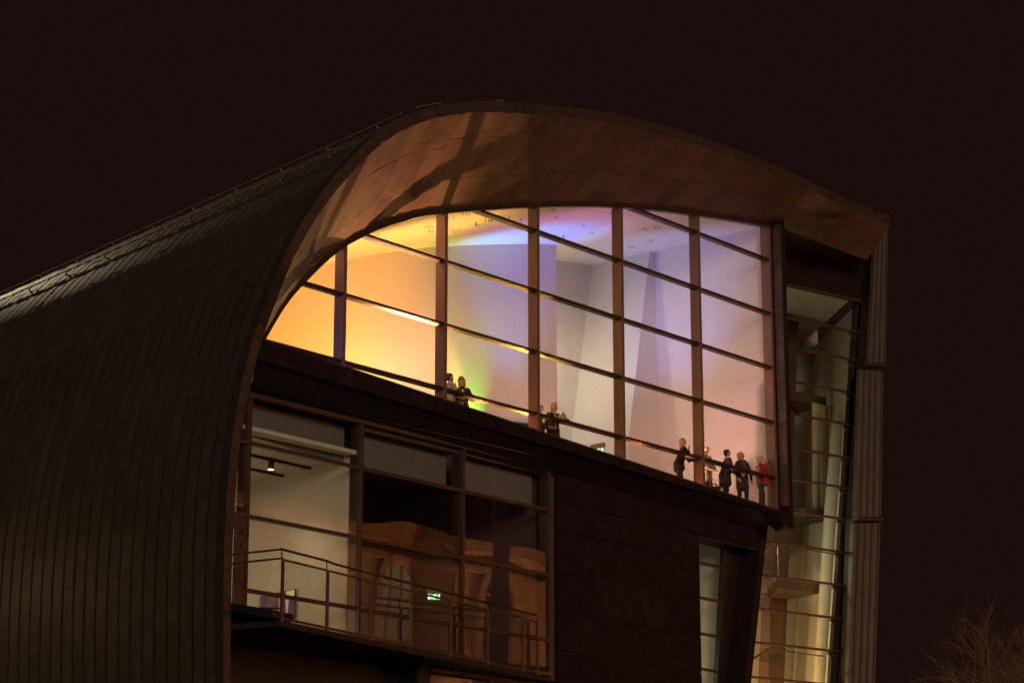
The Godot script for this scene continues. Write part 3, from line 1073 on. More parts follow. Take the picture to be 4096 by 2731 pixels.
	for e in [[16.9, 5.3, 6.4, -2.4, -5.1], [14.25, 3.3, 5.3, -1.8, -5.1], [20.9, 2.4, 6.6, -2.6, -5.1]]:
		var st := begin()
		slab(st, [tw(e[1], e[0], e[3]), tw(e[2], e[0], e[3]), tw(e[2], e[0], e[4]), tw(e[1], e[0], e[4])], Vector3(0, 0.32, 0))
		put("landing", st, M.steel, b)
	var fl := begin()
	slab(fl, [tw(0.9, 12.05, -1.7), tw(3.35, 14.25, -1.7), tw(3.35, 14.55, -1.7), tw(0.9, 12.35, -1.7)], -TN * 1.2)
	var flight := put("stair_flight", fl, M.steel, b)
	for k in 12:
		var st := begin()
		var a := 1.0 + k * 0.2
		var y := 12.4 + k * 0.18
		slab(st, [tw(a, y, -1.66), tw(a + 0.2, y, -1.66), tw(a + 0.2, y + 0.18, -1.66), tw(a, y + 0.18, -1.66)], -TN * 1.28)
		put("stair_step", st, M.steel, flight)
	for e in [[2.71, 14.36, 15.5, 1.0, 14.4], [2.17, 10.9, 12.1, 0.6, 11.2]]:
		var st := begin()
		tube(st, [tw(e[0], e[1], -1), tw(e[0], e[2], -1)], 0.035)
		tube(st, [tw(e[0], e[2], -1), tw(e[3], e[4], -1)], 0.03)
		tube(st, [tw(e[0], e[2], -1), tw(e[0] + 2.6, e[2] - 0.02, -1.2)], 0.022)
		put("stair_railing", st, M.steel, b)

# ------------------------------------------------------------------ lamps, signs, screens
func lamp(called: String, label: String, at: Vector3, c: Array, energy: float, size := 0.05) -> Node3D:
	var t := thing(called, label, "lamp", at)
	var st := begin()
	tube(st, [Vector3(0, -0.34, 0), Vector3(0, -0.31, 0)], 0.13, 0.13, 12)
	tube(st, [Vector3(0, -0.31, 0), Vector3(0, -0.07, 0)], 0.02)
	put("stand", st, M.steel, t)
	var s2 := begin()
	ball(s2, Vector3.ZERO, Vector3.ONE * 0.08, 12)
	put("lamp_globe", s2, glow(c[0], c[1], c[2], 3.0), t)
	var o := OmniLight3D.new()
	o.name = "light"
	o.light_color = lin(c[0], c[1], c[2])
	o.light_energy = energy
	o.light_size = size
	o.omni_range = 60
	o.omni_attenuation = 2
	o.shadow_enabled = true
	t.add_child(o)
	return t

func spot(called: String, label: String, at: Vector3, to: Vector3, c: Array, energy: float, angle: float, soft := 1.0, group := "") -> Node3D:
	var t := thing(called, label, "lamp", at, 0.0, group)
	var d := (to - at).normalized()
	var st := begin()
	tube(st, [-d * 0.24, -d * 0.02], 0.07, 0.09, 12)
	put("lamp_housing", st, M.steel, t)
	var s2 := begin()
	tube(s2, [-d * 0.018, -d * 0.004], 0.075, 0.075, 12)
	put("lamp_lens", s2, glow(c[0], c[1], c[2], 3.0), t)
	var o := SpotLight3D.new()
	o.name = "light"
	t.add_child(o)
	o.look_at_from_position(at + d * 0.03, at + d, Vector3.UP if absf(d.y) < 0.95 else Vector3.RIGHT)
	o.light_color = lin(c[0], c[1], c[2])
	o.light_energy = energy
	o.light_size = 0.06
	o.spot_range = 80
	o.spot_angle = angle
	o.spot_angle_attenuation = soft
	o.spot_attenuation = 2
	o.shadow_enabled = true
	return t

func fittings() -> void:
	# coloured lamps standing on the gallery floor, behind the sill
	var l1 := Vector3(11.65, 16.2, -4.0)
	var t := lamp("floor_lamp", "amber floor lamp with an added flap on one side, behind the sill", l1, [1.0, 0.53, 0.07], 26.0, 0.03)
	var pn := Vector3(-0.84479, -0.35565, -0.39981).normalized()
	var u := pn.cross(Vector3.UP).normalized()
	var v := u.cross(pn)
	var st := begin()
	var c0 := -pn * 0.1
	slab(st, [c0 * 1.4 - u * 1.2 - v * 0.3, c0 * 1.4 + u * 1.2 - v * 0.3, u * 1.2 + v * 0.8, -u * 1.2 + v * 0.8], -pn * 0.02)
	put("added_flap", st, M.black, t)  # unseen flap added to cut the amber light along one edge
	spot("floor_spotlight", "orange spotlight aimed at the far end of the curved wall", Vector3(5.6, 16.1, -7.2), Vector3(8.0, 20.8, -9.6), [1.0, 0.36, 0.005], 80.0, 50.0)
	spot("floor_spotlight", "rose spotlight aimed at the middle of the curved wall", Vector3(6.0, 16.1, -4.2), Vector3(8.7, 19.6, -7.9), [1.0, 0.43, 0.28], 48.0, 36.0)
	spot("floor_spotlight", "lime spotlight grazing up the curved wall", Vector3(11.5, 16.9, -5.66), Vector3(11.25, 20.6, -6.2), [0.2, 1.0, 0.0], 24.0, 24.0)
	var bs := spot("floor_spotlight", "blue spotlight aimed up along the curved wall", Vector3(12.6, 17.3, -5.3), Vector3(12.7, 24.0, -4.72), [0.0, 0.28, 1.0], 84.0, 25.0)
	(bs.get_node("light") as SpotLight3D).light_size = 0.12
	var fb := begin()
	slab(fb, [Vector3(-0.6, -0.1, -0.34), Vector3(1.1, -0.1, 0.27), Vector3(1.1, 0.95, 0.27), Vector3(-0.6, 0.95, -0.34)], Vector3(0, 0, -0.015))
	put("added_flap", fb, M.black, bs)  # unseen plate added to keep the blue off the lower wall
	spot("floor_spotlight", "pink spotlight aimed at the end of the curved wall", Vector3(12.8, 16.0, -1.4), Vector3(13.4, 20.3, -5.5), [1.0, 0.42, 0.34], 8.0, 34.0)
	spot("floor_spotlight", "blue spotlight aimed at the top of the side wall", Vector3(13.6, 16.0, -3.2), Vector3(18.7, 24.2, -3.6), [0.22, 0.3, 1.0], 52.0, 22.0)
	spot("floor_spotlight", "salmon spotlight aimed at the side wall", Vector3(14.6, 16.0, -1.0), Vector3(18.7, 19.5, -1.6), [1.0, 0.4, 0.34], 16.0, 42.0)
	lamp("wall_lamp", "warm white lamp on the end of the curved wall facing the alcove", Vector3(14.85, 20.8, -6.2), [1.0, 0.84, 0.55], 4.0)
	spot("floor_spotlight", "violet spotlight aimed up at the vault near the glass", Vector3(11.6, 16.0, -2.2), Vector3(12.2, 23.8, -3.0), [0.8, 0.24, 0.7], 36.0, 28.0)
	spot("floor_spotlight", "amber spotlight aimed at the narrow end of the vault", Vector3(7.0, 16.0, -4.5), Vector3(6.2, 22.4, -4.0), [1.0, 0.5, 0.1], 92.0, 33.0)
	spot("floor_spotlight", "copper spotlight near the glass aimed out at the soffit", Vector3(5.0, 16.06, -2.4), Vector3(0.8, 21.6, 1.0), [1.0, 0.44, 0.2], 185.0, 31.0, 1.0)
	lamp("floor_lamp", "orange floor lamp close to the glass left of the third post", Vector3(6.6, 16.06, -1.3), [1.0, 0.36, 0.1], 2.0)
	lamp("floor_lamp", "red floor lamp close to the glass left of the fourth post", Vector3(13.7, 16.06, -1.5), [1.0, 0.26, 0.1], 1.5)
	lamp("floor_lamp", "orange floor lamp beyond the wheelchair near the side wall", Vector3(17.0, 16.06, -2.4), [1.0, 0.34, 0.1], 1.3)
	lamp("floor_lamp", "blue floor lamp at the pointed end of the gallery window", Vector3(-0.9, 16.2, -1.1), [0.06, 0.16, 1.0], 1.8)
	# exit signs
	exit_sign("green exit sign with dark housing above the gallery sill", Vector3(17.2, 18.24, -5.8), Basis(Vector3.UP, -PI / 2), 0.46)
	exit_sign("glowing green exit sign behind the balcony window", Vector3(7.7, 12.27, -4.0), Basis(Vector3.UP, -0.7), 0.34)
	# track lights of the lower room
	for e in [[-1.2, 2.2, -2.98], [-2.2, 2.2, -4.2]]:
		var s := begin()
		box(s, Vector3(e[0] - 0.5, 14.68, e[2] - 0.03), Vector3(e[1], 14.742, e[2] + 0.03))
		var o := put("lamp_track", s, M.frame, self)
		o.set_meta("label", "nearer ceiling lamp track in the lower room" if e[2] > -3.5 else "farther ceiling lamp track in the lower room")
		o.set_meta("category", "lamp track")
		o.set_meta("group", "lamp tracks in the lower room")
	spot("track_spotlight", "small cylinder spotlight hanging from the ceiling track", Vector3(0.46, 14.45, -2.98), Vector3(0.3, 10, -3.2), [1.0, 0.78, 0.45], 4.0, 60.0, 1.0)
	lamp("floor_lamp", "warm lamp in the lower room out of sight of the window", Vector3(-1.6, 11.2, -5.0), [1.0, 0.72, 0.4], 2.6)
	var s3 := begin()
	var w0 := Vector3(1.57, 0, -1.35)
	var p0 := w0 + BACK * 2.1
	var p1 := w0 + BACK * 3.7
	slab(s3, [p0 + Vector3(-0.02, 10.86, 0), p1 + Vector3(-0.02, 10.86, 0), p1 + Vector3(-0.02, 11.62, 0), p0 + Vector3(-0.02, 11.62, 0)], Vector3(-0.06, 0, 0))
	var tv := put("wall_screen", s3, M.black, self)
	tv.set_meta("label", "wall screen with a pink picture low in the lit room")
	tv.set_meta("category", "screen")
	var im := Image.create(96, 48, false, Image.FORMAT_RGB8)
	for y in 48:
		for x in 96:
			var c := Color(0.34, 0.27, 0.28)
			if x > 52 and x < 64:
				c = Color(0.85, 0.32, 0.38)
			elif x >= 64 and absf(x - 76.0) < 6.0 * (1.0 - y / 60.0) and y > 12:
				c = Color(0.95, 0.68, 0.72)
			elif x > 72 and y < 12:
				c = Color(1.0, 0.85, 0.55)
			elif y > 37 and y < 44 and x > 6 and x < 50 and (x * 7 % 5) < 4:
				c = Color(0.8, 0.95, 1.0)
			im.set_pixel(x, y, c)
	var sm := mat(0.01, 0.01, 0.01, 0.3)
	sm.emission_enabled = true
	sm.emission_texture = ImageTexture.create_from_image(im)
	sm.emission_operator = BaseMaterial3D.EMISSION_OP_MULTIPLY
	sm.emission = Color.WHITE
	sm.emission_energy_multiplier = 0.55
	var s4 := begin()
	var q := [p1 + Vector3(-0.085, 11.6, 0), p0 + Vector3(-0.085, 11.6, 0), p0 + Vector3(-0.085, 10.88, 0), p1 + Vector3(-0.085, 10.88, 0)]
	var uv := [Vector2(0, 0), Vector2(1, 0), Vector2(1, 1), Vector2(0, 1)]
	for i in [0, 1, 2, 0, 2, 3]:
		s4.set_normal(Vector3(-1, 0, 0))
		s4.set_uv(uv[i])
		s4.add_vertex(q[i])
	put("screen_picture", s4, sm, tv)
	# light in the stair hall and the passage
	lamp("fill_lamp", "added faint fill lamp behind the blinds of the dark room", Vector3(5.4, 15.1, -2.6), [1.0, 0.7, 0.6], 0.5)  # unseen lamp added to lift the dark room a little
	lamp("hall_lamp", "warm lamp at the foot of the stair hall", tw(0.6, 9.5, -2.6), [1.0, 0.68, 0.24], 19.0)
	lamp("hall_lamp", "pale lamp half way up the stair hall", tw(1.6, 15.6, -1.3), [0.95, 0.95, 0.58], 4.0)
	lamp("hall_lamp", "dim lamp in the passage behind the narrow window", Vector3(16.2, 11.5, -3.4), [0.8, 0.92, 0.58], 0.6)

func exit_sign(label: String, at: Vector3, turn: Basis, w: float) -> void:
	var t := thing("exit_sign", label, "exit sign", at, 0.0, "green exit signs")
	var place := func(st: SurfaceTool, a: Vector3, b2: Vector3) -> void:
		slab(st, [turn * a, turn * Vector3(b2.x, a.y, a.z), turn * Vector3(b2.x, b2.y, a.z), turn * Vector3(a.x, b2.y, a.z)], turn * Vector3(0, 0, b2.z - a.z))
	var h := w * 0.5
	var s := begin()
	place.call(s, Vector3(-w / 2 - 0.03, -0.02, -0.12), Vector3(w / 2 + 0.03, h * 0.62, 0.04))
	put("sign_housing", s, mat(0.16, 0.09, 0.06, 0.5), t)
	var g := begin()
	place.call(g, Vector3(-w / 2, -h, -0.03), Vector3(w / 2, -0.022, 0.02))
	put("sign_face", g, glow(0.12, 0.9, 0.16, 0.9), t)
	var white := glow(0.8, 1.0, 0.8, 2.2)
	# door and running figure
	var d := begin()
	place.call(d, Vector3(-w * 0.47, -h * 0.95, 0.022), Vector3(-w * 0.36, -h * 0.08, 0.028))
	place.call(d, Vector3(w * 0.40, -h * 0.95, 0.022), Vector3(w * 0.47, -h * 0.08, 0.028))
	put("sign_door", d, white, t)
	var m := begin()
	for e in [[0.05, -0.30, -0.08, -0.62, 0.09], [-0.08, -0.62, 0.08, -0.92, 0.06], [-0.08, -0.62, -0.26, -0.78, 0.06], [0.02, -0.36, 0.2, -0.5, 0.045], [0.0, -0.36, -0.18, -0.42, 0.045]]:
		var a := turn * Vector3(e[0] * w, e[1] * h, 0.026)
		var b2 := turn * Vector3(e[2] * w, e[3] * h, 0.026)
		bar(m, a, b2, float(e[4]) * w * 1.4, 0.01, turn.z)
	ball(m, turn * Vector3(0.12 * w, -0.17 * h, 0.026), Vector3.ONE * 0.05 * w, 8)
	put("running_figure", m, white, t)
	var o := OmniLight3D.new()
	o.name = "light"
	o.position = turn * Vector3(0, -h * 0.5, 0.1)
	o.light_color = lin(0.15, 1.0, 0.2)
	o.light_energy = 0.003
	o.light_size = 0.05
	o.omni_range = 20
	o.omni_attenuation = 2
	o.shadow_enabled = true
	t.add_child(o)

# ------------------------------------------------------------------ people
func hand(list: Array, wrist: Vector3, dir: Vector3, side: Vector3) -> void:
	# palm, four fingers of different lengths with a bend, and a thumb from the side of the palm
	var n := dir.cross(side).normalized()
	var palm := wrist + dir * 0.085
	list.append([wrist, palm, 0.026, 0.032])
	list.append([wrist + dir * 0.04 + side * 0.02, palm + side * 0.024, 0.018, 0.016])
	list.append([wrist + dir * 0.04 - side * 0.02, palm - side * 0.024, 0.018, 0.016])
	for k in 4:
		var s := side * (0.031 - 0.021 * k)
		var ln: float = [0.062, 0.072, 0.067, 0.052][k]
		var a := palm + s + dir * 0.008
		var m := a + dir * ln * 0.55 + n * 0.012
		list.append([a, m, 0.0095, 0.009])
		list.append([m, m + dir * ln * 0.4 + n * 0.03, 0.009, 0.0075])
	var tb := wrist + dir * 0.03 + side * 0.026
	var tm := tb + (dir * 0.6 + side).normalized() * 0.04
	list.append([tb, tm, 0.013, 0.011])
	list.append([tm, tm + (dir + side * 0.35).normalized() * 0.035, 0.011, 0.009])

func person(at: Vector3, turn: float, label: String, o: Dictionary) -> Node3D:
	var t := thing("person", label, "person", at, turn, "visitors at the gallery window")
	var s: float = o.get("scale", 1.0)
	var lean := Basis(Vector3.RIGHT, deg_to_rad(o.get("lean", 0.0)))
	var hip := Vector3(0, 0.93, 0)
	var up := func(p: Vector3) -> Vector3:
		return (lean * (p - hip) + hip) * s
	var head := Basis(Vector3.UP, deg_to_rad(o.get("look", 0.0))) * Basis(Vector3.RIGHT, deg_to_rad(o.get("nod", 0.0)))
	var neck: Vector3 = up.call(Vector3(0, 1.45, 0.0))
	var hd := func(p: Vector3) -> Vector3:
		return neck + head * ((p - Vector3(0, 1.45, 0)) * s)
	var female: bool = o.get("female", true)
	var sh := 0.165 if female else 0.19
	var stout: float = o.get("stout", 1.0)
	var arms: Array = o["arms"]     # left elbow, left wrist, right elbow, right wrist; left is +x
	var shoulder := [up.call(Vector3(sh, 1.39, 0)), up.call(Vector3(-sh, 1.39, 0))]
	var step: float = o.get("step", 0.06)
	# the body: one continuous surface
	var bd := []
	bd.append([up.call(Vector3(0, 1.36, -0.01)), hd.call(Vector3(0, 1.53, 0.005)), 0.058 * s, 0.052 * s])
	bd.append([up.call(Vector3(-sh * 0.8, 1.37, 0)), up.call(Vector3(sh * 0.8, 1.37, 0)), 0.06 * s, 0.06 * s])
	bd.append([up.call(Vector3(0, 1.30, 0)), up.call(Vector3(0, 0.98, 0)), 0.12 * s, 0.115 * s])
	for k in 2:
		var sg := 1.0 if k == 0 else -1.0
		var e: Vector3 = arms[k * 2] * s
		var w: Vector3 = arms[k * 2 + 1] * s
		bd.append([shoulder[k], e, 0.05 * s, 0.038 * s])
		bd.append([e, w, 0.036 * s, 0.025 * s])
		var dir := (w - e).normalized()
		if o.has("hand_dir"):
			dir = (dir + (o["hand_dir"] as Vector3)).normalized()
		var side := dir.cross(Vector3.UP if absf(dir.y) < 0.8 else Vector3.BACK).normalized() * -sg
		var hl := []
		hand(hl, w, dir, side)
		var hm := sdf(hl, 0.006, 0.012)
		put("hand", hm, skin_mat(o), t)
		bd.append([hip * s + Vector3(sg * 0.085 * s, -0.03, 0), Vector3(sg * 0.09, 0.5, 0.02 + sg * step) * s, 0.085 * s, 0.055 * s])
		bd.append([Vector3(sg * 0.09, 0.5, 0.02 + sg * step) * s, Vector3(sg * 0.09, 0.08, sg * step) * s, 0.052 * s, 0.036 * s])
	put("body", sdf(bd, 0.018, 0.03), skin_mat(o), t)
	# the head: skull, jaw, brow, nose, ears
	var hl2 := [[hd.call(Vector3(0, 1.655, -0.02)), hd.call(Vector3(0, 1.65, 0.02)), 0.083 * s, 0.078 * s],
		[hd.call(Vector3(0, 1.62, 0.035)), hd.call(Vector3(0, 1.555, 0.052)), 0.06 * s, 0.036 * s],
		[hd.call(Vector3(-0.03, 1.66, 0.078)), hd.call(Vector3(0.03, 1.66, 0.078)), 0.016 * s, 0.016 * s],
		[hd.call(Vector3(0, 1.645, 0.094)), hd.call(Vector3(0, 1.612, 0.108)), 0.009 * s, 0.014 * s],
		[hd.call(Vector3(-0.018, 1.58, 0.084)), hd.call(Vector3(0.018, 1.58, 0.084)), 0.009 * s, 0.009 * s]]
	for sg in [-1.0, 1.0]:
		hl2.append([hd.call(Vector3(sg * 0.078, 1.645, 0.0)), hd.call(Vector3(sg * 0.08, 1.615, 0.005)), 0.018 * s, 0.011 * s])
		hl2.append([hd.call(Vector3(sg * 0.04, 1.61, 0.06)), hd.call(Vector3(sg * 0.035, 1.605, 0.065)), 0.026 * s, 0.024 * s])
	put("head", sdf(hl2, 0.008, 0.02), skin_mat(o), t)
	var ey := begin()
	for sg in [-1.0, 1.0]:
		ball(ey, hd.call(Vector3(sg * 0.031, 1.642, 0.088)), Vector3.ONE * 0.010 * s, 8)
	put("eye", ey, mat(0.03, 0.02, 0.015, 0.3), t)
	if o.get("glasses", false):
		var gl := begin()
		for sg in [-1.0, 1.0]:
			var ring := []
			for k in 11:
				var an := TAU * k / 10
				ring.append(hd.call(Vector3(sg * 0.034 + cos(an) * 0.026, 1.642 + sin(an) * 0.021, 0.104)))
			tube(gl, ring, 0.0035, -1, 4)
			tube(gl, [hd.call(Vector3(sg * 0.06, 1.647, 0.102)), hd.call(Vector3(sg * 0.083, 1.65, 0.0))], 0.003, -1, 4)
		tube(gl, [hd.call(Vector3(-0.01, 1.645, 0.106)), hd.call(Vector3(0.01, 1.645, 0.106))], 0.003, -1, 4)
		put("glasses", gl, mat(0.02, 0.015, 0.012, 0.3), t)
	# hair
	var hc: Array = o["hair"]
	var style: String = o.get("style", "bob")
	var hr := []
	if style != "bald":
		hr.append([hd.call(Vector3(0, 1.672, -0.028)), hd.call(Vector3(0, 1.69, 0.012)), 0.092 * s, 0.078 * s])
	match style:
		"bob", "long", "straight":
			var low: float = {"bob": 1.52, "straight": 1.47, "long": 1.24}[style]
			hr.append([hd.call(Vector3(0, 1.65, -0.05)), hd.call(Vector3(0, low + 0.02, -0.065)), 0.08 * s, 0.06 * s])
			for sg in [-1.0, 1.0]:
				hr.append([hd.call(Vector3(sg * 0.066, 1.68, 0.0)), hd.call(Vector3(sg * 0.082, 1.6, 0.012)), 0.034 * s, 0.028 * s])
				hr.append([hd.call(Vector3(sg * 0.082, 1.6, 0.012)), hd.call(Vector3(sg * 0.085, low, 0.03 if style == "long" else 0.0)), 0.028 * s, 0.02 * s])
		"short":
			hr.append([hd.call(Vector3(0, 1.65, -0.05)), hd.call(Vector3(0, 1.58, -0.055)), 0.075 * s, 0.045 * s])
		"bald":
			for sg in [-1.0, 1.0]:
				hr.append([hd.call(Vector3(sg * 0.06, 1.62, -0.05)), hd.call(Vector3(0, 1.6, -0.078)), 0.03 * s, 0.03 * s])
	if o.get("beard", false):
		hr.append([hd.call(Vector3(-0.055, 1.6, 0.04)), hd.call(Vector3(0, 1.548, 0.075)), 0.024 * s, 0.03 * s])
		hr.append([hd.call(Vector3(0.055, 1.6, 0.04)), hd.call(Vector3(0, 1.548, 0.075)), 0.024 * s, 0.03 * s])
	put("hair", sdf(hr, 0.009, 0.02), mat(hc[0], hc[1], hc[2], 0.6), t)
	if o.has("hat"):
		var c: Array = o["hat"]
		var ht := [[hd.call(Vector3(0, 1.70, -0.02)), hd.call(Vector3(0, 1.735, -0.02)), 0.104 * s, 0.085 * s]]
		for k in 10:
			var a := TAU * k / 10
			var e := TAU * (k + 1) / 10
			ht.append([hd.call(Vector3(cos(a) * 0.09, 1.685, sin(a) * 0.095 - 0.008)), hd.call(Vector3(cos(e) * 0.09, 1.685, sin(e) * 0.095 - 0.008)), 0.022 * s, 0.022 * s])
		put("knit_hat", sdf(ht, 0.009, 0.015), mat(c[0], c[1], c[2], 0.95), t)
	# clothes
	var tc: Array = o["top"]
	var top := []
	var k0: float = stout
	top.append([up.call(Vector3(-sh * 0.82, 1.37, 0)), up.call(Vector3(sh * 0.82, 1.37, 0)), 0.075 * s, 0.075 * s])
	for sg in [-1.0, 1.0]:
		top.append([up.call(Vector3(sg * 0.07, 1.28, 0.01)), up.call(Vector3(sg * 0.06, 1.08, 0.01)), 0.115 * s * k0, 0.11 * s * k0])
		top.append([up.call(Vector3(sg * 0.06, 1.08, 0.0)), up.call(Vector3(sg * 0.075, 0.92, -0.01)), 0.11 * s * k0, 0.125 * s * k0])
	if female:
		for sg in [-1.0, 1.0]:
			top.append([up.call(Vector3(sg * 0.07, 1.25, 0.07)), up.call(Vector3(sg * 0.065, 1.22, 0.075)), 0.07 * s, 0.06 * s])
	var hem: float = o.get("hem", 0.85)
	if hem < 0.85:
		for sg in [-1.0, 1.0]:
			top.append([Vector3(sg * 0.075, 0.92, -0.01) * s, Vector3(sg * 0.085, hem, 0.0) * s, 0.125 * s * k0, 0.135 * s * k0])
	top.append([up.call(Vector3(0, 1.40, -0.02)), up.call(Vector3(0, 1.455, -0.012)), 0.075 * s, 0.066 * s])
	for k in 2:
		var e: Vector3 = arms[k * 2] * s
		var w: Vector3 = arms[k * 2 + 1] * s
		var cuff: float = o.get("cuff", 0.93)
		top.append([shoulder[k], e, 0.07 * s, 0.056 * s])
		top.append([e, e.lerp(w, cuff), 0.055 * s, 0.044 * s])
	put("jacket", sdf(top, 0.017, 0.03), cloth(tc), t)
	var bc: Array = o["bottom"]
	var bt := []
	bt.append([Vector3(-0.06, 0.93, -0.015) * s, Vector3(0.06, 0.93, -0.015) * s, 0.122 * s * k0, 0.122 * s * k0])
	for sg in [-1.0, 1.0]:
		bt.append([Vector3(sg * 0.085, 0.88, -0.01) * s, Vector3(sg * 0.09, 0.5, 0.02 + sg * step) * s, 0.105 * s * k0, 0.075 * s])
		bt.append([Vector3(sg * 0.09, 0.5, 0.02 + sg * step) * s, Vector3(sg * 0.09, 0.08, sg * step) * s, 0.072 * s, 0.062 * s])
	put("trousers", sdf(bt, 0.017, 0.02), cloth(bc), t)
	for sg in [-1.0, 1.0]:
		var b := [[Vector3(sg * 0.09, 0.04, sg * step - 0.04) * s, Vector3(sg * 0.1, 0.035, sg * step + 0.14) * s, 0.04 * s, 0.034 * s]]
		put("shoe", sdf(b, 0.014, 0.02), mat(0.02, 0.016, 0.014, 0.5), t)
	if o.has("scarf"):
		var c: Array = o["scarf"]
		var sc := []
		for k in 8:
			var a := TAU * k / 8
			var e := TAU * (k + 1) / 8
			sc.append([up.call(Vector3(cos(a) * 0.085, 1.45, sin(a) * 0.085 + 0.01)), up.call(Vector3(cos(e) * 0.085, 1.45, sin(e) * 0.085 + 0.01)), 0.042 * s, 0.042 * s])
		sc.append([up.call(Vector3(0.04, 1.41, 0.1)), up.call(Vector3(0.05, 1.12, 0.15)), 0.045 * s, 0.04 * s])
		sc.append([up.call(Vector3(-0.05, 1.41, 0.09)), up.call(Vector3(-0.04, 1.18, 0.15)), 0.042 * s, 0.036 * s])
		put("scarf", sdf(sc, 0.014, 0.02), cloth(c), t)
	return t

func skin_mat(o: Dictionary) -> Material:
	if not M.has("skin"):
		M.skin = mat(0.5, 0.3, 0.22, 0.55)
	return M.skin

func cloth(c: Array) -> StandardMaterial3D:
	var key := "cloth%s" % str(c)
	if not M.has(key):
		M[key] = grain(mat(c[0], c[1], c[2], 0.95), 0.05, 0.8, 0.5)
	return M[key]

func held_box(called: String, label: String, category: String, at: Vector3, turn: Basis, size: Vector3, m: Material, detail: Material, d_size: Vector3, d_off: Vector3, d_name: String) -> void:
	var t := thing(called, label, category, at)
	var st := begin()
	var h := size / 2
	slab(st, [turn * Vector3(-h.x, -h.y, -h.z), turn * Vector3(h.x, -h.y, -h.z), turn * Vector3(h.x, h.y, -h.z), turn * Vector3(-h.x, h.y, -h.z)], turn * Vector3(0, 0, size.z))
	put("case", st, m, t)
	var s2 := begin()
	var k := d_size / 2
	slab(s2, [turn * (d_off + Vector3(-k.x, -k.y, -k.z)), turn * (d_off + Vector3(k.x, -k.y, -k.z)), turn * (d_off + Vector3(k.x, k.y, -k.z)), turn * (d_off + Vector3(-k.x, k.y, -k.z))], turn * Vector3(0, 0, d_size.z))
	put(d_name, s2, detail, t)

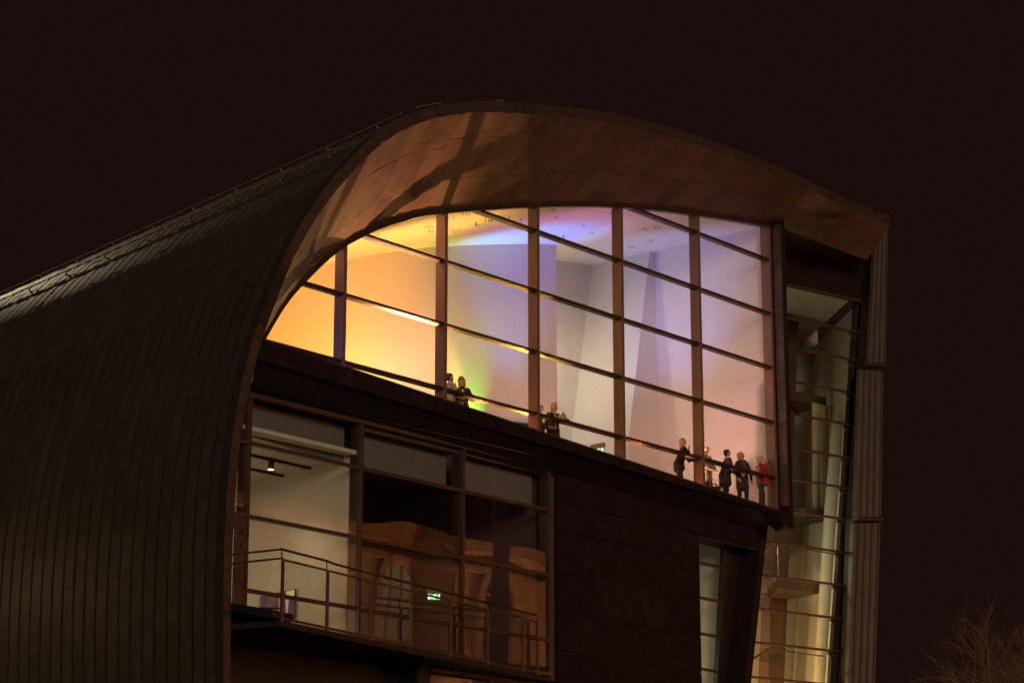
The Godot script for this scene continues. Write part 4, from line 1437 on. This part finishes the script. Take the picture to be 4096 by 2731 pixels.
func people() -> void:
	var black := [0.018, 0.014, 0.014]
	# the couple
	person(Vector3(4.76, FLOOR, -0.76), 1.35, "bearded person in a pale jacket seen in profile behind the post", {"female": false, "scale": 0.98, "hair": [0.07, 0.035, 0.015], "style": "short", "beard": true, "top": [0.42, 0.33, 0.26], "bottom": [0.05, 0.04, 0.04], "step": 0.02, "arms": [Vector3(0.30, 1.12, 0.1), Vector3(0.12, 1.05, 0.35), Vector3(-0.30, 1.1, 0.02), Vector3(-0.3, 0.98, 0.26)]})
	person(Vector3(5.2, FLOOR, -0.72), -0.62, "person in a knitted purple hat with long fair hair and black coat", {"scale": 0.965, "nod": -14.0, "hair": [0.42, 0.24, 0.09], "style": "long", "hat": [0.16, 0.08, 0.16], "top": black, "bottom": [0.03, 0.02, 0.02], "hem": 0.5, "step": 0.02, "arms": [Vector3(0.27, 1.12, 0.08), Vector3(0.18, 1.06, 0.3), Vector3(-0.28, 1.12, 0.05), Vector3(-0.16, 1.0, 0.26)]})
	# by the third post
	person(Vector3(8.3, FLOOR, -0.74), 0.75, "person in an olive coat mostly hidden by the third post", {"scale": 0.86, "hair": [0.3, 0.18, 0.08], "style": "short", "top": [0.09, 0.07, 0.02], "bottom": [0.05, 0.045, 0.02], "hem": 0.5, "lean": 6.0, "nod": 15.0, "step": 0.02, "arms": [Vector3(0.25, 1.08, 0.1), Vector3(0.16, 1.02, 0.36), Vector3(-0.25, 1.08, 0.12), Vector3(-0.1, 1.04, 0.36)]})
	person(Vector3(8.95, FLOOR, -0.7), -0.25, "person with an orange lit bob looking down at a tablet", {"scale": 0.955, "nod": 16.0, "look": -8.0, "hair": [0.5, 0.27, 0.1], "style": "bob", "top": [0.035, 0.026, 0.022], "bottom": [0.05, 0.035, 0.03], "hem": 0.45, "cuff": 0.45, "step": 0.02, "arms": [Vector3(0.46, 1.2, 0.16), Vector3(0.22, 1.31, 0.28), Vector3(-0.3, 1.13, 0.08), Vector3(-0.02, 1.16, 0.3)]})
	held_box("tablet", "pale tablet held up by the person with the bob", "tablet", Vector3(8.95, FLOOR + 1.2, -0.41), Basis(Vector3.UP, -0.3) * Basis(Vector3.RIGHT, 0.5), Vector3(0.24, 0.17, 0.012), mat(0.5, 0.42, 0.34, 0.6), mat(0.02, 0.02, 0.02, 0.2), Vector3(0.21, 0.14, 0.004), Vector3(0, 0, -0.009), "screen")
	held_box("phone", "slim phone held out beside the third post", "phone", Vector3(8.45, FLOOR + 0.95, -0.42), Basis(Vector3.UP, 0.6) * Basis(Vector3.RIGHT, 0.9), Vector3(0.075, 0.15, 0.01), mat(0.4, 0.3, 0.22, 0.4), mat(0.02, 0.02, 0.02, 0.2), Vector3(0.065, 0.13, 0.003), Vector3(0, 0, 0.0075), "screen")
	# leaning on the rail
	person(Vector3(14.66, FLOOR, -0.68), 0.95, "person in black with straight blonde hair leaning on the rail", {"scale": 0.955, "lean": 16.0, "stout": 1.12, "hair": [0.55, 0.33, 0.13], "style": "straight", "glasses": true, "nod": -6.0, "top": black, "bottom": [0.05, 0.03, 0.025], "hem": 0.78, "arms": [Vector3(0.22, 1.08, 0.40), Vector3(0.07, 1.36, 0.34), Vector3(-0.22, 1.04, 0.3), Vector3(-0.12, 0.96, 0.52)]})
	person(Vector3(16.17, FLOOR, -0.8), 0.1, "balding person with glasses in a pale top behind the fifth post", {"female": false, "scale": 0.965, "stout": 1.05, "hair": [0.35, 0.3, 0.27], "style": "bald", "glasses": true, "top": [0.36, 0.3, 0.24], "bottom": [0.06, 0.05, 0.05], "hem": 0.72, "arms": [Vector3(0.36, 1.12, 0.05), Vector3(0.2, 1.0, 0.2), Vector3(-0.32, 1.1, 0.0), Vector3(-0.26, 0.95, 0.24)]})
	person(Vector3(16.86, FLOOR, -0.62), 1.0, "dark haired person with glasses and a black padded coat", {"scale": 0.955, "stout": 1.28, "lean": 11.0, "hair": black, "style": "short", "glasses": true, "nod": -4.0, "top": black, "bottom": [0.02, 0.016, 0.016], "hem": 0.66, "scarf": [0.4, 0.33, 0.3], "arms": [Vector3(0.3, 1.1, 0.22), Vector3(0.12, 1.05, 0.48), Vector3(-0.28, 1.08, 0.16), Vector3(-0.14, 0.98, 0.46)]})
	person(Vector3(17.58, FLOOR, -0.5), -0.35, "person with a fair bob and patterned scarf over a dark coat", {"scale": 0.965, "nod": -10.0, "look": 40.0, "hair": [0.42, 0.26, 0.12], "style": "bob", "glasses": true, "top": [0.045, 0.034, 0.034], "bottom": [0.03, 0.022, 0.03], "hem": 0.62, "scarf": [0.12, 0.08, 0.09], "arms": [Vector3(0.3, 1.1, 0.02), Vector3(0.28, 0.84, 0.08), Vector3(-0.28, 1.12, -0.02), Vector3(-0.24, 0.9, 0.12)]})
	person(Vector3(18.27, FLOOR, -0.3), 1.15, "grey haired person in a red jacket raising a camera", {"scale": 0.95, "nod": -6.0, "hair": [0.45, 0.4, 0.35], "style": "bob", "top": [0.42, 0.02, 0.025], "bottom": [0.05, 0.045, 0.045], "step": 0.09, "arms": [Vector3(0.22, 1.16, 0.2), Vector3(0.05, 1.46, 0.2), Vector3(-0.24, 1.14, 0.16), Vector3(-0.06, 1.46, 0.18)]})
	held_box("camera_held", "small dark camera raised before the face of the person in red", "camera", Vector3(18.55, FLOOR + 1.52, -0.2), Basis(Vector3.UP, 1.15), Vector3(0.12, 0.08, 0.04), mat(0.03, 0.03, 0.03, 0.4), mat(0.02, 0.02, 0.02, 0.2), Vector3(0.05, 0.05, 0.05), Vector3(0, 0, 0.045), "camera_lens")
	var bag := thing("handbag", "small red handbag hanging at the hip of the person in red", "handbag", Vector3(18.22, FLOOR + 0.84, -0.1))
	put("pouch", sdf([[Vector3(-0.09, -0.08, 0), Vector3(0.09, -0.08, 0), 0.055, 0.055], [Vector3(-0.08, 0.06, 0), Vector3(0.08, 0.06, 0), 0.045, 0.045], [Vector3(0, -0.08, 0), Vector3(0, 0.06, 0), 0.06, 0.05]], 0.012, 0.04), mat(0.38, 0.02, 0.03, 0.5), bag)
	var stp := begin()
	tube(stp, [Vector3(-0.1, 0.06, 0), Vector3(-0.05, 0.45, 0.03), Vector3(0.08, 0.6, 0.0)], 0.012)
	put("strap", stp, mat(0.35, 0.02, 0.03, 0.5), bag)
	var tie := thing("tied_jacket", "striped grey jacket tied round the waist of the person in red", "jacket", Vector3(18.33, FLOOR + 0.88, -0.3))
	put("wrap", sdf([[Vector3(-0.14, 0.1, -0.05), Vector3(-0.12, -0.08, 0.0), 0.09, 0.08], [Vector3(0.02, 0.1, -0.12), Vector3(0.02, -0.1, -0.12), 0.08, 0.08], [Vector3(-0.1, 0.1, 0.1), Vector3(-0.08, -0.08, 0.12), 0.06, 0.05]], 0.014, 0.04), cloth([0.3, 0.26, 0.24]), tie)
	wheelchair()

func wheelchair() -> void:
	var t := thing("wheelchair", "empty folding wheelchair behind the sill next to the fifth post", "wheelchair", Vector3(16.72, FLOOR, -0.98), 0.9)
	var st := begin()
	slab(st, [Vector3(-0.22, 0.48, -0.2), Vector3(0.22, 0.48, -0.2), Vector3(0.22, 0.48, 0.22), Vector3(-0.22, 0.48, 0.22)], Vector3(0, 0.04, 0))
	put("seat", st, M.black, t)
	var s2 := begin()
	slab(s2, [Vector3(-0.22, 0.55, -0.22), Vector3(0.22, 0.55, -0.22), Vector3(0.22, 0.9, -0.27), Vector3(-0.22, 0.9, -0.27)], Vector3(0, 0, -0.03))
	put("backrest", s2, M.black, t)
	for sg in [-1.0, 1.0]:
		var w := begin()
		var ring := []
		for k in 25:
			var a := TAU * k / 24
			ring.append(Vector3(sg * 0.28, 0.3 + sin(a) * 0.29, -0.1 + cos(a) * 0.29))
		tube(w, ring, 0.016)
		for k in 8:
			var a := TAU * k / 8
			tube(w, [Vector3(sg * 0.28, 0.3, -0.1), Vector3(sg * 0.28, 0.3 + sin(a) * 0.28, -0.1 + cos(a) * 0.28)], 0.004, -1, 4)
		put("wheel", w, M.black, t)
		var f := begin()
		tube(f, [Vector3(sg * 0.23, 0.95, -0.36), Vector3(sg * 0.23, 0.92, -0.27), Vector3(sg * 0.23, 0.3, -0.2)], 0.013)
		tube(f, [Vector3(sg * 0.23, 0.7, -0.25), Vector3(sg * 0.23, 0.7, 0.15), Vector3(sg * 0.23, 0.5, 0.22), Vector3(sg * 0.2, 0.12, 0.36)], 0.013)
		put("side_frame", f, mat(0.5, 0.45, 0.4, 0.3, 0.8), t)
		var c := begin()
		tube(c, [Vector3(sg * 0.22, 0.09, 0.3), Vector3(sg * 0.19, 0.09, 0.3)], 0.09, 0.09, 12)
		put("caster", c, M.black, t)

# ------------------------------------------------------------------ around: bare tree, the stone building opposite
func branch(st: SurfaceTool, a: Vector3, d: Vector3, len: float, r: float, depth: int) -> void:
	var pts := [a]
	var p := a
	var dd := d
	var n := 3
	for i in n:
		dd = (dd + Vector3(rng.randf_range(-0.16, 0.16), rng.randf_range(-0.04, 0.14), rng.randf_range(-0.16, 0.16))).normalized()
		p += dd * len / n
		pts.append(p)
	tube(st, pts, r, r * 0.55, 5 if depth > 2 else 3)
	if depth == 0:
		return
	var kids := 3 + (1 if depth < 4 else 0)
	for k in kids:
		var f := 0.35 + 0.65 * (k + rng.randf() * 0.6) / kids
		var q: Vector3 = pts[clampi(int(f * n), 0, n - 1)].lerp(pts[clampi(int(f * n) + 1, 0, n)], fmod(f * n, 1.0))
		var side := dd.cross(Vector3(rng.randf_range(-1, 1), rng.randf_range(-1, 1), rng.randf_range(-1, 1))).normalized()
		branch(st, q, (dd + side * rng.randf_range(0.45, 0.85)).normalized(), len * rng.randf_range(0.55, 0.78), r * 0.52, depth - 1)

func outside() -> void:
	var bark := grain(mat(0.3, 0.155, 0.08, 0.9), 0.03, 0.75, 1.0)
	var t := thing("bare_tree", "bare leafless tree top of fine twigs at the lower right corner", "tree", Vector3(5.35, 0, 16.5))
	var tr := begin()
	tube(tr, [Vector3.ZERO, Vector3(0.1, 2, 0), Vector3(0, 4.6, 0.1)], 0.22, 0.14, 8)
	put("trunk", tr, bark, t)
	var cr := begin()
	for k in 11:
		var an := TAU * k / 11.0 + 0.3
		branch(cr, Vector3(0, 3.8 + 0.09 * k, 0.1), Vector3(cos(an) * 0.5, 1.0, sin(an) * 0.5).normalized(), 2.55, 0.08, 5)
	put("crown", cr, bark, t, "stuff")
	# street tree that shows in the glass
	var t2 := thing("street_tree", "bare street tree standing opposite the museum", "tree", Vector3(38.6, 0, 27.0))
	var tr2 := begin()
	tube(tr2, [Vector3.ZERO, Vector3(0.25, 8, 0), Vector3(-0.1, 16, 0.1), Vector3(0.3, 22, 0.2), Vector3(0.1, 30, 0.2)], 0.62, 0.3, 10)
	put("trunk", tr2, M.dark, t2)
	for k in 5:
		var an := TAU * k / 5.0
		var lb := begin()
		var dd := Vector3(cos(an) * 0.7, 1.0, sin(an) * 0.7).normalized()
		tube(lb, [Vector3(0.2, 25, 0.2), Vector3(0.2, 26, 0.2) + dd * 3.0, Vector3(0.2, 27, 0.2) + dd * 7.0], 0.3, 0.06, 7)
		put("limb", lb, M.dark, t2)
	var stone := grain(mat(0.42, 0.24, 0.12, 0.9), 0.02, 0.75, 4.0)
	var b := thing("stone_building", "floodlit sandstone building with arched windows across the street", "building", Vector3(48, 0, 36))
	var w := begin()
	box(w, Vector3(-30, 0, 0), Vector3(28, 23.2, 12))
	put("wall", w, stone, b)
	for k in 10:
		var c := begin()
		box(c, Vector3(-30.3 + k * 5.86, 22.3, -0.6), Vector3(-30.3 + k * 5.86 + 5.84, 23.0, -0.01))
		put("cornice", c, stone, b)
	for y in [3.0, 10.5, 16.9, 21.5]:
		var lg := begin()
		box(lg, Vector3(-30, y, -0.35), Vector3(28, y + 0.28, -0.005))
		put("ledge", lg, stone, b)
	for k in 8:
		var x := -27.6 + k * 7.0
		for y in [6.0, 19.4]:
			var a := begin()
			for i in 8:
				var a0 := PI * i / 8
				var a1 := PI * (i + 1) / 8
				slab(a, [Vector3(x + cos(a0) * 1.1, y + 1 + sin(a0) * 1.1, -0.02), Vector3(x + cos(a1) * 1.1, y + 1 + sin(a1) * 1.1, -0.02), Vector3(x + cos(a1) * 1.5, y + 1 + sin(a1) * 1.5, -0.02), Vector3(x + cos(a0) * 1.5, y + 1 + sin(a0) * 1.5, -0.02)], Vector3(0, 0, -0.3))
			box(a, Vector3(x - 1.5, y - 1.5, -0.32), Vector3(x - 1.1, y + 1, -0.02))
			box(a, Vector3(x + 1.1, y - 1.5, -0.32), Vector3(x + 1.5, y + 1, -0.02))
			for m in [-0.37, 0.37]:
				box(a, Vector3(x + m - 0.06, y - 1.5, -0.12), Vector3(x + m + 0.06, y + 1.95, -0.04))
			for m in [-0.6, 0.3, 1.15]:
				box(a, Vector3(x - 1.1, y + m - 0.05, -0.1), Vector3(x + 1.1, y + m + 0.05, -0.035))
			var win := put("window", a, stone, b)
			var g := begin()
			var arc := [Vector3(x - 1.1, y - 1.5, -0.03), Vector3(x + 1.1, y - 1.5, -0.03)]
			for i in 9:
				arc.append(Vector3(x + cos(PI * i / 8) * 1.1, y + 1 + sin(PI * i / 8) * 1.1, -0.03))
			face(g, arc, Vector3(x, y, 3))
			put("pane", g, glow(1.0, 0.6, 0.3, 0.9) if k == 3 and y > 10.0 else mat(0.02, 0.018, 0.015, 0.2), win)
	# street lamp beside the shell, beyond the left edge
	var sl := thing("street_lamp", "street lamp beside the curved shell", "street lamp", Vector3(-6.6, 0, -14.0))
	var po := begin()
	tube(po, [Vector3.ZERO, Vector3(0, 11.4, 0), Vector3(0.25, 12.3, 0), Vector3(1.0, 12.6, 0)], 0.1, 0.05, 8)
	put("pole", po, M.steel, sl)
	var hd := begin()
	box(hd, Vector3(0.9, 12.56, -0.14), Vector3(1.6, 12.72, 0.14))
	put("lamp_head", hd, M.steel, sl)
	var gl := begin()
	box(gl, Vector3(1.0, 12.5, -0.1), Vector3(1.5, 12.555, 0.1))
	put("lamp_glass", gl, glow(1.0, 0.6, 0.25, 3.0), sl)
	var ol := OmniLight3D.new()
	ol.name = "light"
	ol.position = Vector3(1.25, 12.42, 0)
	ol.light_color = lin(1.0, 0.62, 0.24)
	ol.light_energy = 2.0
	ol.light_size = 0.1
	ol.omni_range = 60
	ol.omni_attenuation = 2
	ol.shadow_enabled = true
	sl.add_child(ol)
	# floodlight grazing the museum roof from behind; its unseen mast is added
	var mast := thing("added_mast", "added tall floodlight mast far behind the museum", "light mast", Vector3(22, 0, -53.4))
	var ms := begin()
	tube(ms, [Vector3.ZERO, Vector3(0, 42.5, 0)], 0.7, 0.3, 10)
	put("pole", ms, M.steel, mast)
	var mh := begin()
	box(mh, Vector3(-1.5, 42.1, -0.5), Vector3(1.5, 43.9, -0.1))
	put("lamp_head", mh, M.steel, mast)
	spot("roof_floodlight", "floodlight on the added mast behind the museum aimed at its roof", Vector3(21.4, 43.0, -52.4), Vector3(0, 22.0, -8.0), [1.0, 0.82, 0.52], 260.0, 24.0, 1.0)
	for e in [[36.0, "left"], [56.0, "right"]]:
		spot("ground_floodlight", "sodium floodlight on the ground at the %s of the stone building" % e[1], Vector3(e[0], 0.6, 22.0), Vector3(e[0] + 1.0, 18, 36), [1.0, 0.46, 0.16], 2300.0, 62.0, 1.0, "floodlights of the stone building")
